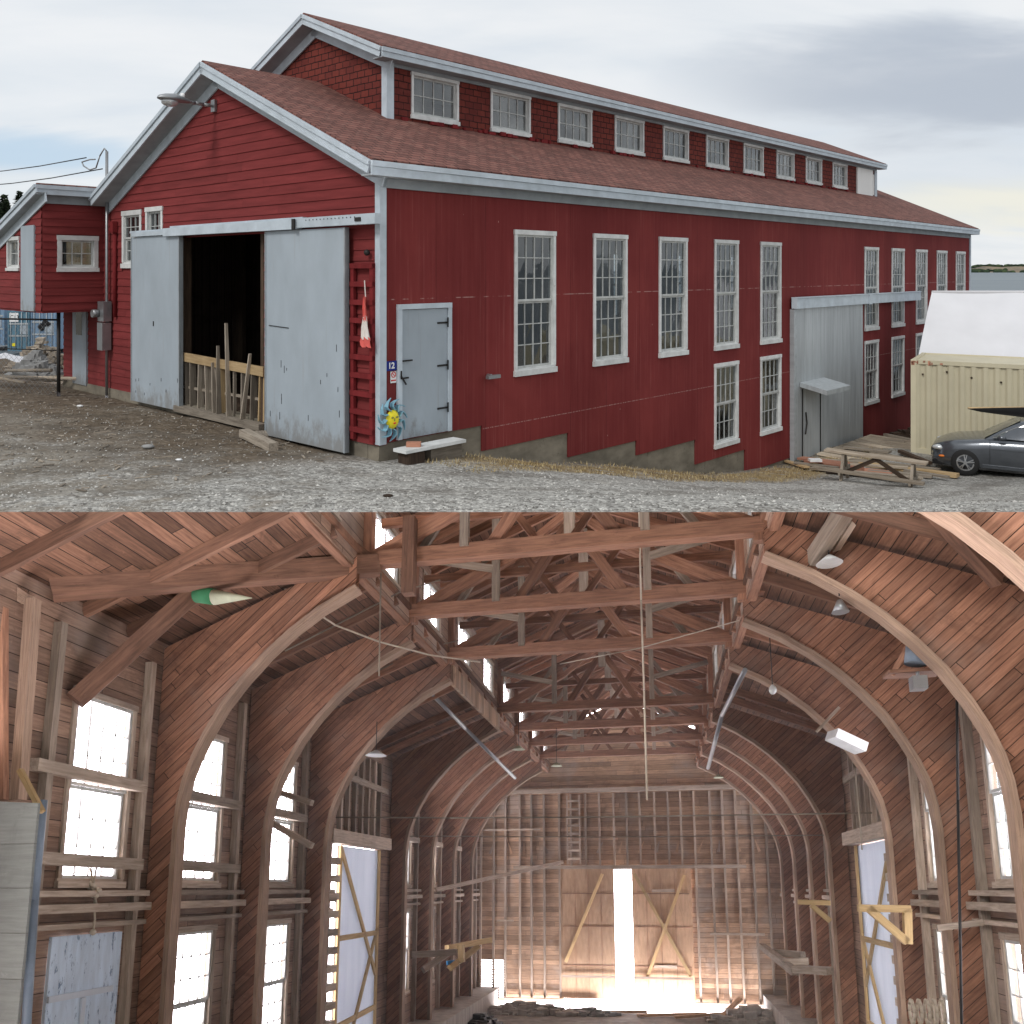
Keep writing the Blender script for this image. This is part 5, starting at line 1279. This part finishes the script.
    bb0, bb1 = 4.6, 27.4
    vs = [p(HW+.1, bb0), p(HW+.1, bb1), p(2.62, bb1), p(2.62, bb0), p(HW+.1, bb0, .08), p(HW+.1, bb1, .08), p(2.62, bb1, .08), p(2.62, bb0, .08)]
    mb.add(vs, [(0, 1, 2, 3), (4, 7, 6, 5), (0, 4, 5, 1), (1, 5, 6, 2), (2, 6, 7, 3), (3, 7, 4, 0)], [(bb0, 0, 0), (bb1, 0, 0), (bb1, 3.1, 0), (bb0, 3.1, 0)]*2); hb(mb, 'lean_roof', 'h_roof')
    for i in range(-2, 8):
        for q in (.35, 1.1, 1.85) if i < -1 else (.77, 1.54):
            b_ = B0+BP*i+q
            if b_ > 27.2: continue
            mb = MB(); mb.beam(p(HW, b_, -.09), p(2.62, b_, -.09), .06, .16); hb(mb, 'rafter', 'h_dark' if i < 1 else 'h_beam')
    mb = MB(); mb.beam(p(2.74, bb0, -.12), p(2.74, bb1, -.12), .12, .18); hb(mb, 'longitudinal_beam', 'h_beam')
        # clerestory side with its windows
    cw = [(B0+BP*i+.6, B0+BP*i+1.7, 4.66, 5.5) for i in range(-1, 8)]
    PCh = (lambda u, v, d, sg=sg: (AC+sg*(2.66+d), u, v)); mb = MB(); mb.panel(PCh, 5.5, 27.4, 4.3, 5.72, cw, 0, .08); hb(mb, 'clerestory_side', 'h_wall')
    MB.build = lambda s, name, m, parent=None, loc=(0, 0, 0), xf=None, recalc=True: _b(s, name, m, parent, loc, HX, recalc)
    for c_ in cw: window(hall, (lambda u, v, d, sg=sg: (AC+sg*(2.66-d), u, v)), *c_, 2, 1, False, .04, .02, .05, 'glass_in', .07, .04, .006)
    MB.build = _w
    mb = MB(); s2 = (6.9-5.68)/2.9; p2 = lambda o, b, up_=0: (AC+sg*o, b, 6.9-o*s2+up_)
    vs = [p2(2.9, 5.5), p2(2.9, bb1), p2(0, bb1), p2(0, 5.5), p2(2.9, 5.5, .08), p2(2.9, bb1, .08), p2(0, bb1, .08), p2(0, 5.5, .08)]
    mb.add(vs, [(0, 1, 2, 3), (4, 7, 6, 5), (0, 4, 5, 1), (1, 5, 6, 2), (2, 6, 7, 3), (3, 7, 4, 0)], [(5.5, 0, 0), (bb1, 0, 0), (bb1, 3.1, 0), (5.5, 3.1, 0)]*2); hb(mb, 'upper_roof', 'h_roof')
    for i in range(int((27.2-7)/.58)):
        b_ = 7.2+i*.58; mb = MB(); mb.beam(p2(2.85, b_, -.08), p2(.03, b_, -.08), .06, .15); hb(mb, 'rafter', 'h_beam')
# board edge under the left clerestory beam
mb = MB(); P = lambda u, v, d: (AC-2.62+d, u, v); mb.panel(P, 13.7, 18.1, 3.92, 4.32, [], -.03, .03, lambda u, v, d: (v, u, d)); hb(mb, 'sill_boarding', 'h_end')
# trusses
def truss(b0):
    tb = MB(); tb.beam((AC-2.95, b0, 4.5), (AC+2.95, b0, 4.5), .17, .21); t = hb(tb, 'roof_truss', 'h_beam')
    def m(p, q, w_, h_, nm, mt='h_beam', off=0.):
        mb = MB(); mb.beam((AC+p[0], b0+off, p[1]), (AC+q[0], b0+off, q[1]), w_, h_); hb(mb, nm, mt, t)
    for sg in (-1, 1):
        m((sg*2.85, 5.52), (0, 6.74), .14, .2, 'principal_rafter'); m((sg*.82, 4.6), (sg*.06, 5.75), .10, .15, 'strut')
        m((sg*2.6, 4.5), (sg*.95, 5.35), .12, .19, 'brace', off=.03); m((sg*1.2, 4.55), (sg*1.2, 6.15), .09, .12, 'queen_post', 'h_grey', off=-.08)
        m((sg*2.62, 4.3), (sg*2.62, 5.65), .13, .15, 'side_post'); m((sg*1.0, 5.3), (sg*.1, 6.0), .08, .12, 'strut', off=.06)
        m((sg*2.55, 5.4), (sg*1.25, 5.1), .06, .11, 'brace', 'h_grey', off=-.1)
        m((sg*1.9, 4.58), (sg*1.25, 5.55), .07, .10, 'strut', 'h_grey', off=.1); m((sg*.2, 4.6), (sg*.9, 5.6), .06, .10, 'strut', off=.16)
    m((-2.5, 5.15), (2.5, 5.15), .07, .13, 'collar', off=.22)
    m((0, 5.45), (0, 6.8), .13, .17, 'king_post', 'h_grey', off=-.06)
    return t
t0 = truss(B0+.3); t1 = truss(B0+BP)
for i in (2, 4, 5, 6, 7):
    c = copy_tree(t1, hall); c.location = WB*BP*(i-1)
# extra vertical hanger and big side tie near the entrance
for (p, q, w_, h_, m_) in (((-3.72, 9.3, 4.42), (-6.65, 6.9, 3.34), .22, .26, 'h_dark'), ((-6.6, 7.35, 2.15), (-5.75, 8.3, 3.85), .16, .22, 'h_dark'), ((-3.75, 9.3, 4.4), (-4.6, 8.4, 5.0), .12, .2, 'h_dark'),
                          ((1.9, 9.0, 3.86), (2.25, 8.35, 4.3), .14, .2, 'h_grey'), ((2.05, 9.2, 3.86), (2.4, 8.5, 4.35), .08, .16, 'h_grey'),
                          ((3.7, 8.6, 3.3), (2.6, 7.6, 3.95), .12, .16, 'h_dark'), ((-3.2, 9.15, 3.9), (-3.2, 9.15, 5.0), .16, .16, 'h_dark')):
    mb = MB(); mb.beam(p, q, w_, h_); hb(mb, 'tie_beam', m_)
# end wall with double doors
PE = lambda u, v, d: (AC+u, 27.4+d, v)
mb = MB(); mb.panel(PE, -HW, HW, -3.95, 3.12, [(-2.22, 2.27, -4, .66), (-5.3, -4.4, -3.9, -2.55), (-5.45, -4.9, -.4, 1.2) if False else (9, 9.1, 9, 9.1)], 0, .1)
mb.prism([(-HW, 3.12), (HW, 3.12), (HW, 3.38), (2.66, 4.52), (2.66, 5.7), (0, 6.9), (-2.66, 5.7), (-2.66, 4.52), (-HW, 3.38)], PE, 0, .1); ew = hb(mb, 'end_wall', 'h_end')
x = -5.25
while x < 5.4:
    if -2.3 < x < 2.3: z0 = .8
    else: z0 = -3.85
    mb = MB(); mb.box((AC+x-.035, 27.28, z0), (AC+x+.035, 27.398, 3.42)); hb(mb, 'wall_stud', 'h_grey', ew); x += random.uniform(.42, .58)
for (a, b_, z, t_, dp) in ((-HW+.05, HW-.05, 3.45, .16, .22), (-4.0, 4.2, .68, .12, .2), (2.9, 4.7, -1.6, .08, .2), (-HW, -1.0, -3.98, .12, .3), (2.3, 5.2, -4.05, .2, .25), (-HW, -3.0, 2.1, .05, .2), (-4.6, -4.0, -1.2, .06, .2)):
    mb = MB(); mb.box((AC+a, 27.4-dp, z), (AC+b_, 27.28-.002, z+t_)); hb(mb, 'girt', 'h_grey', ew)
for k in range(15):
    xx = -4.9+k*.68+random.uniform(-.12, .12); mb = MB(); mb.beam((AC+xx, 27.38, 1.25), (AC+xx+random.uniform(-.22, .22), 27.38, 1.65), .10, .03, up=(0, 1, 0), w2=.03); hb(mb, 'wedge_block', 'h_ply' if k % 3 else 'h_grey', ew)
for k in range(15):
    mb = MB(); mb.box((AC-5.3, 27.42, -3.85+k*.09), (AC-4.4, 27.45, -3.80+k*.09)); hb(mb, 'louvre_slat', 'h_grey', ew)
for (a, b_, lb, xb) in ((-2.22, -.36, 'end_door', False), (.27, 2.25, 'end_door', True)):
    mb = MB(); mb.box((AC+a-(.07 if not xb else 0), 27.31, -3.85), (AC+b_+(.08 if xb else 0), 27.36, .70), world=False); d_ = hb(mb, lb, 'h_ply', hall)
    mb = MB()
    for i in range(1, 4): xx = a+(b_-a)*i/4; mb.box((AC+xx-.006, 27.302, -3.8), (AC+xx+.006, 27.309, .6))
    for z in (-.2, -1.35, -2.7): mb.box((AC+a, 27.301, z-.012), (AC+b_, 27.3085, z+.012))
    hb(mb, 'board_joint', 'h_beam', d_)
    br = [((a+.1, -2.6), (b_-.4, .5))] if not xb else [((a+.1, .5), (b_-.05, -3.0)), ((a+.4, -3.2), (b_-.15, .45))]
    for p, q in br: mb = MB(); mb.beam((AC+p[0], 27.27, p[1]), (AC+q[0], 27.27, q[1]), .11, .04, up=(0, 1, 0)); hb(mb, 'brace', 'h_brace', d_)
    mb = MB(); mb.box((AC+a-.02, 27.22, -3.12), (AC+b_+.02, 27.245, -3.04)); hb(mb, 'bar', 'h_grey', d_)
    if xb:
        for z in (-.1, -2.7): mb = MB(); mb.box((AC+a+.7, 27.285, z-.05), (AC+b_-.5, 27.30, z+.05)); hb(mb, 'patch_board', 'h_grey', d_)
# floor
mb = MB(); mb.box((AC-HW, 5.2, -4.3), (AC+HW, 26.6, -4.15), world=True); tag(_b(mb, 'floor', 'h_floor', None, hw(*ROOT), xf=HX), kind='structure')

# loose things of the hall
mb = MB()
for xx in (-2.0, -1.55): mb.beam((AC+xx, 27.2, .85), (AC+xx, 27.2, 3.35), .05, .05)
for k in range(8): mb.box((AC-2.0, 27.16, 1.0+k*.3), (AC-1.55, 27.22, 1.08+k*.3))
thing_h(mb, 'wooden_ladder', 'h_grey', 'short wooden ladder fixed high on the end wall left of the double door', 'ladder')
def pend(a, b, h0, h1, kind, label, m_='lampwhite', r=.06):
    t = empty('pendant_lamp', hw(a, b, h1), 0, label, 'lamp'); an = Vector((a, b, h1)); X_ = lambda p: Lh(p-an)
    mb = MB(); mb.cyl((a, b, h1), (a, b, h0), .008, n=5); _b(mb, 'cord', 'dark_metal', t, xf=X_)
    mb = MB()
    if kind == 'bulb': mb.ball((a, b, h1-.08), (r, r, r*1.25), 10, 8); mb.cyl((a, b, h1), (a, b, h1-.05), .025)
    elif kind == 'cone': mb.cyl((a, b, h1-.05), (a, b, h1-.20), .03, .10, 12)
    else: mb.cyl((a, b, h1), (a, b, h1-.10), .03, r, 16)
    _b(mb, 'bulb' if kind == 'bulb' else 'shade', m_, t, xf=X_)
    return t
pend(1.83, 12, 4.4, 3.15, 'bulb', 'bare white bulb hanging on a long cord on the right side of the hall')
pend(2.18, 9, 3.8, 3.40, 'cone', 'small dull metal cone lamp hanging from the nearest right rib', 'metal')
pend(2.05, 8.8, 4.0, 3.83, 'shade', 'white enamel reflector at the foot of the grey timbers, upper right', r=.15)
pend(-5.15, 13.1, 3.1, 2.55, 'shade', 'white reflector lamp beside the third left rib', r=.2)
pend(-3.3, 17.8, 4.2, 3.45, 'shade', 'amber toned reflector lamp below the left clerestory beam', 'cream_cloth', r=.16)
pend(-2.7, 20.3, 4.4, 3.42, 'shade', 'small far reflector left of the trusses', 'cream_cloth', r=.16)
pend(1.9, 24, 4.4, 3.5, 'shade', 'small far reflector right of the trusses', 'cream_cloth', r=.16)
t = empty('strip_light', hw(3.1, 13, 2.35), 0, 'tilted white box light fitting on a bracket at the second right rib', 'light fitting'); an = Vector((3.1, 13, 2.35)); X_ = lambda p: Lh(p-an)
mb = MB(); mb.beam((2.85, 12.9, 2.50), (3.35, 13.1, 2.28), .3, .16); _b(mb, 'housing', 'lampwhite', t, xf=X_)
mb = MB(); mb.beam((2.62, 12.9, 2.55), (3.0, 12.9, 2.95), .05, .05); _b(mb, 'bracket_arm', 'h_grey', t, xf=X_)
an = Vector((3.05, 9.3, 2.75)); t = empty('flood_light', hw(*an), 0, 'pale blue plastic pail with a flood lamp on a small shelf by the right rib', 'light fitting')
mb = MB(); mb.cyl((3.05, 9.35, 2.62), (3.10, 9.35, 2.86), .12, .13, 14); _b(mb, 'pail', 'blue_pipe', t, xf=X_ if False else (lambda p: Lh(p-an)))
mb = MB(); mb.box((2.75, 9.3, 2.52), (3.35, 9.6, 2.56)); mb.beam((2.8, 9.4, 2.52), (3.0, 9.4, 2.85), .04, .06); _b(mb, 'shelf', 'h_beam', t, xf=lambda p: Lh(p-an))
mb = MB(); mb.box((2.98, 9.25, 2.30), (3.14, 9.4, 2.46)); mb.cyl((3.06, 9.32, 2.46), (3.06, 9.32, 2.52), .02); _b(mb, 'lamp_body', 'metal', t, xf=lambda p: Lh(p-an))
# pennant-like canvas cone on the tie
t = empty('canvas_cone', hw(-6.05, 9, 3.9), 0, 'pointed cream canvas cone with a green end hanging below the left tie beam', 'canvas cone'); an = Vector((-6.05, 9, 3.9)); X_ = lambda p: Lh(p-an)
def tp(px, py, b):
    """hall coordinates of a spot on the plane a given distance along the hall, from its bearing"""
    q = ((px-512)/750, (768-py)/750, 1.); A_, B_, H_ = (.98154, .030217, -.188856), (.191258, -.155074, .969212), (0, .987441, .157991)
    d = lambda u, v: sum(x*y for x, y in zip(u, v)); k = b/d(q, B_); return Vector((k*d(q, A_), b, k*d(q, H_)))
c0, c1, c2 = tp(197, 594, 8), tp(214, 597, 8), tp(252, 598, 8)
mb = MB(); mb.cyl(c0, c1, .11, .10, 14); _b(mb, 'green_end', 'green', t, xf=X_)
mb = MB(); mb.cyl(c1, c2, .10, .004, 14); _b(mb, 'cone', 'cream_cloth', t, xf=X_)
def rod(pts, r, m_, label, cat, name, n=5):
    pts = [tp(*p) for p in pts]; mb = MB(); mb.tube(pts, r, n); return thing_h(mb, name, m_, label, cat)
rod([(310, 817, 14.5), (450, 818, 14.5), (600, 817, 14.5), (872, 813, 14.5)], .016, 'w_weather', 'long thin rod across the hall at window head height, nearer one', 'rod', 'tie_rod')
rod([(392, 836, 18.2), (600, 837, 18.2), (842, 835, 18.2)], .014, 'w_weather', 'second thin rod across the hall a little lower and farther in', 'rod', 'tie_rod')
rod([(639, 505, 10), (641, 600, 10), (644, 690, 10), (647, 800, 10)], .014, 'rope', 'long straight rope hanging down the middle of the hall', 'rope', 'hanging_rope')
rod([(381, 570, 9.6), (380, 620, 9.6), (379, 676, 9.6)], .012, 'w_weather', 'short cord hanging by the upper left clerestory corner', 'rope', 'hanging_rope')
rod([(269, 577, 9), (320, 615, 9.2), (335, 625, 9.5), (380, 642, 10), (430, 655, 11), (480, 662, 12)], .014, 'rope', 'slack line sagging from the left tie beam across the ribs', 'line', 'slack_line')
rod([(285, 651, 9.2), (330, 628, 9.6), (400, 592, 10.5), (440, 580, 11)], .012, 'w_weather', 'straight taut line crossing over the slack one at the left', 'line', 'taut_line')
rod([(345, 687, 12.5), (420, 650, 13), (460, 640, 13.2)], .012, 'w_weather', 'thin taut line running up to the left clerestory beam', 'line', 'taut_line')
rod([(1024, 535, 9), (900, 516, 9.5), (840, 512, 10)], .014, 'rope', 'taut line along the upper right roof slope', 'line', 'taut_line')
rod([(1010, 545, 10), (640, 648, 13.5), (560, 664, 15)], .010, 'rope', 'thin diagonal line through the trusses from the upper right', 'line', 'taut_line')
rod([(430, 692, 15), (465, 728, 16.5), (515, 778, 19)], .045, 'metal', 'grey tube sloping below the left clerestory beam', 'tube', 'metal_tube', 10)
rod([(745, 670, 13), (722, 715, 15), (708, 768, 18)], .045, 'metal', 'grey tube sloping below the right clerestory beam', 'tube', 'metal_tube', 10)
rod([(957, 700, 10.4), (958, 800, 10.4), (962, 1040, 10.4)], .018, 'dark_metal', 'thin dark pipe down the right wall between two ribs', 'pipe', 'dark_pipe')
rod([(43, 800, 6.8), (34, 900, 6.8), (24, 1060, 6.8)], .045, 'blue_pipe', 'blue-grey pipe standing beside the plywood panel at the left', 'pipe', 'standing_pipe', 10)
rod([(855, 768, 14.2), (858, 800, 14.2), (862, 850, 14.2)], .014, 'rope', 'loose rope hanging before the right side door', 'rope', 'hanging_rope')
def stick(p, q, w_, h_, m_, label, cat='board', name='loose_board', group=None):
    p, q = tp(*p), tp(*q); mb = MB(); mb.beam(p, q, w_, h_, up=(0, 1, 0)); return thing_h(mb, name, m_, label, cat, group)
stick((436, 890, 21), (563, 862, 25.5), .12, .06, 'h_grey', 'long pale board sloping up to the end door from the left', name='sloping_board')
stick((20, 770, 6.4), (42, 812, 6.4), .05, .05, 'h_brace', 'broken pale stick above the plywood panel', name='broken_stick')
stick((272, 790, 12), (312, 803, 12), .10, .12, 'h_grey', 'upper grey board nailed over the third left window', name='nailed_board')
stick((270, 822, 12), (312, 846, 12), .10, .12, 'h_grey', 'lower tilted grey board nailed over the third left window', name='nailed_board')
stick((937, 928, 10.8), (985, 922, 10.8), .08, .06, 'h_grey', 'weathered arm reaching out at the right window', name='nailed_board')
# left panel and studs by the entrance
mb = MB(); q = [tp(-40, 800, 6.2), tp(38, 803, 6.2), tp(12, 1080, 6.2), tp(-60, 1080, 6.2)]; mb.add(q+[v+Vector((0, .03, 0)) for v in q], [(0, 1, 2, 3), (7, 6, 5, 4), (0, 4, 5, 1), (1, 5, 6, 2), (2, 6, 7, 3), (3, 7, 4, 0)], [(v.x, v.z, 0) for v in q]*2)
pn = thing_h(mb, 'plywood_panel', 'h_panel', 'grey-green plywood partition edge at the far left', 'partition')
for i, (a, b_, w_, m_, l) in enumerate((((33, 600, 6.5), (18, 800, 6.5), .11, 'h_flange', 'pale upright post beside the partition'), ((3, 590, 6.4), (3, 800, 6.4), .07, 'h_beam', 'upright post at the extreme left edge'), ((-5, 578, 6.5), (28, 600, 6.6), .13, 'h_flange', 'short stub beam on top of the left posts'), ((38, 612, 7.0), (34, 700, 7.0), .06, 'h_beam', 'thin stub post beside the pale upright post'), ((62, 612, 8.2), (64, 690, 8.2), .07, 'h_flange', 'thin upright above the first left window'),
        ((137, 640, 8.6), (138, 700, 8.6), .06, 'h_flange', 'second thin upright above the first left window'), ((30, 655, 7.8), (75, 672, 8.2), .14, 'h_grey', 'short rail between the posts at the left'), ((45, 598, 8), (120, 628, 8.3), .07, 'h_grey', 'slanting lath under the left tie beam'))):
    stick(a, b_, w_, w_, m_, l, 'post', 'wall_post')
# old blue door in the lower first window, rope knot over it
an = tp(80, 1000, 8.0); t = empty('blue_door', hw(*an), 0, 'worn pale blue boarded door with dark patches below the first left window', 'door'); X_ = lambda p: Lh(p-an)
mb = MB(); mb.box((AC-HW+.01, 7.4, -3.4), (AC-HW+.05, 8.52, -.54), world=True); _b(mb, 'leaf', 'h_bluedoor', t, xf=X_)
mb = MB(); mb.box((AC-HW+.052, 7.4, -1.25), (AC-HW+.08, 8.4, -1.18)); mb.box((AC-HW+.052, 7.9, -3.4), (AC-HW+.08, 7.96, -1.26)); mb.beam((AC-HW+.07, 7.42, -1.5), (AC-HW+.07, 7.8, -2.6), .03, .07, up=(1, 0, 0)); _b(mb, 'ledge', 'h_white', t, xf=X_)
mb = MB(); 
for k in range(3): mb.tube([tp(94+rw.uniform(-4, 4), 868, 7.9), tp(93, 885, 7.9), tp(94+rw.uniform(-3, 3), 905, 7.9)], .012)
for k in range(12): c = tp(94+rw.uniform(-5, 5), 888+rw.uniform(-5, 8), 7.9); mb.ball(c, .035, 6, 4)
mb.tube([tp(94, 900, 7.9), tp(95, 920, 7.9), tp(93, 932, 7.9)], .012); mb.ball(tp(93, 932, 7.9), .04, 6, 4)
thing_h(mb, 'knotted_rope', 'rope', 'knotted pale rope hanging over the rail below the first left window', 'rope')
# work brackets
def bracket(name, pts, w_, m_, label):
    P0 = tp(*pts[0][0]); t = empty(name, hw(*P0), 0, label, 'bracket')
    for a, b_ in pts:
        a, b_ = tp(*a), tp(*b_); mb = MB(); mb.beam(a, b_, w_, w_*1.1, up=(0, 1, 0)); _b(mb, 'arm', m_, t, xf=lambda p: Lh(p-P0))
bracket('wall_bracket_frame', [((858, 908, 12.6), (910, 909, 12.6)), ((907, 909, 12.6), (908, 944, 12.6)), ((868, 908, 12.6), (907, 942, 12.6))], .11, 'h_brace', 'yellow triangular timber bracket on the right rib by the door')
bracket('wall_bracket_frame', [((798, 902, 17), (830, 903, 17)), ((811, 905, 17), (830, 921, 17))], .10, 'h_brace', 'smaller yellow bracket farther back on the right side')
bracket('work_platform', [((411, 955, 17.9), (455, 952, 18.5)), ((423, 970, 17.9), (450, 952, 18.5))], .15, 'h_grey', 'nearer weathered platform bracket low on the left ribs')
bracket('work_platform', [((447, 948, 20), (490, 940, 21.5)), ((450, 968, 20), (478, 947, 21)), ((461, 945, 20), (462, 962, 20))], .15, 'h_brace', 'farther pale platform bracket low on the left ribs')
bracket('work_platform', [((830, 971, 17.9), (795, 969, 19)), ((795, 972, 19), (762, 946, 23)), ((770, 952, 22), (803, 955, 21)), ((783, 962, 20), (808, 961, 20))], .16, 'h_grey', 'grey board platform low between the right ribs')
mb = MB(); mb.beam(tp(447, 963, 20), tp(460, 961, 20.4), .06, .1); thing_h(mb, 'blue_strap', 'blue', 'bright blue strap on the left platform bracket', 'strap')
# clutter at the far floor
def hheap(name, c, rx, ry, h, n_, m_, label, cat, sz):
    mb = MB(); c = Vector(c)
    for k in range(n_):
        a, q = random.random()*6.3, random.random()**.6; s_ = random.uniform(*sz); z = h*(1-q)*random.uniform(.4, 1)
        p = c+Vector((rx*q*math.cos(a), ry*q*math.sin(a), z))
        vs = [p+Vector((s_*x*random.uniform(.5, 1), s_*y*random.uniform(.5, 1), s_*.7*zz*random.uniform(.6, 1))) for x in (-1, 1) for y in (-1, 1) for zz in (-1, 1)]; mb.add(vs, MB.BF)
    return thing_h(mb, name, m_, label, cat)
hheap('stone_pile', (AC-3.3, 25.8, -4.16), 1.9, .6, .36, 170, 'h_conc', 'row of grey stones on the floor before the left end of the end wall', 'stone pile', (.08, .22))
hheap('rubble_pile', (AC-1.2, 25.9, -4.16), 1.0, .5, .22, 60, 'stone', 'low grey rubble on the floor in front of the left end door', 'rubble', (.06, .16))
hheap('rubble_pile', (AC+3.9, 25.4, -4.16), 1.3, .7, .5, 110, 'h_conc', 'pale broken rubble heap at the right foot of the end wall', 'rubble', (.08, .24))
hheap('scrap_pile', (AC-4.3, 23.5, -4.16), .7, .8, .35, 80, 'dark_metal', 'dark tangle of scrap low at the left of the floor', 'scrap heap', (.05, .16))
for i, (p, q, l) in enumerate((((.4, 25.6, -4.08), (2.6, 26.2, -4.05), 'pale board lying across the floor below the right end door'), ((1.6, 25.3, -4.05), (3.2, 25.9, -3.98), 'pinkish beam lying on the floor at the right'),
        ((2.9, 25.2, -4.1), (3.7, 26.2, -3.55), 'short thick timber propped at the right foot of the end wall'), ((-.6, 26.1, -4.08), (.7, 26.3, -4.06), 'pale board flat on the floor below the door gap'))):
    mb = MB(); mb.beam((AC+p[0], p[1], p[2]), (AC+q[0], q[1], q[2]), .16, .08); thing_h(mb, 'loose_plank', 'h_end' if i == 1 else 'h_ply', l, 'board')
an = tp(870, 1000, 13.2); t = empty('coiled_hoses', hw(*an), 0, 'bundle of coiled pale hoses hanging low on the right wall', 'hose')
mb = MB()
for k in range(5):
    c = tp(912+k*6, 1012, 11.9)
    for i in range(10): a, b_ = 6.283*i/10, 6.283*(i+1)/10; mb.cyl(c+Vector((.02*k, .1*math.cos(a), .17*math.sin(a))), c+Vector((.02*k, .1*math.cos(b_), .17*math.sin(b_))), .022, n=6)
_b(mb, 'coil', 'rope', t, xf=lambda p: Lh(p-an))

# nothing of the hall rises above the lip of the yard: trim what would break the ground
bpy.context.view_layer.update()
SLOPE = .27191
hallset = []
for o in list(bpy.data.objects):
    if o.type != 'MESH': continue
    r_ = o
    while r_.parent: r_ = r_.parent
    if r_ not in _before: hallset.append(o)
def drop(o):
    for ch in [c for c in bpy.data.objects if c.parent == o]:
        wm = ch.matrix_world.copy(); ch.parent = o.parent; ch.matrix_parent_inverse = Matrix(); ch.matrix_basis = (o.parent.matrix_world.inverted() @ wm) if o.parent else wm
    bpy.data.objects.remove(o)
for o in hallset:
    mw = o.matrix_world.copy(); cs = [mw @ Vector(c) for c in o.bound_box]
    if not any(c.z-EYE > -SLOPE*c.y for c in cs): continue
    if all(c.z-EYE > -SLOPE*c.y for c in cs): drop(o); continue
    me = o.data.copy(); o.data = me; bm = bmesh.new(); bm.from_mesh(me)
    inv = mw.inverted(); co = inv @ Vector((0, 0, EYE)); no = mw.to_3x3().transposed() @ Vector((0, SLOPE, 1))
    bmesh.ops.bisect_plane(bm, geom=bm.verts[:]+bm.edges[:]+bm.faces[:], plane_co=co, plane_no=no, clear_outer=True)
    if not bm.faces: bm.free(); drop(o); continue
    bm.to_mesh(me); bm.free()

# haze added inside the hall to imitate lens glare and lift dark bays
m = bpy.data.materials.new('glare_haze'); m.use_nodes = True; t = NT(m.node_tree); t.n.clear()
pv = t.nd('ShaderNodeVolumePrincipled', {'Color': (.97, .94, .96, 1), 'Density': HAZE, 'Anisotropy': .35})
o_ = t.nd('ShaderNodeOutputMaterial'); t.l.new(pv.outputs[0], o_.inputs[1]); M['haze'] = m
mb = MB(); mb.prism([(6, -4.9), (27.9, -4.9), (27.9, 7.1), (14.5, 7.1), (6, 2.5)], lambda u, v, d: (d, u, v), AC-HW-.6, AC+HW+.6); tag(_b(mb, 'haze', 'haze', None, hw(*ROOT), xf=HX), kind='stuff')
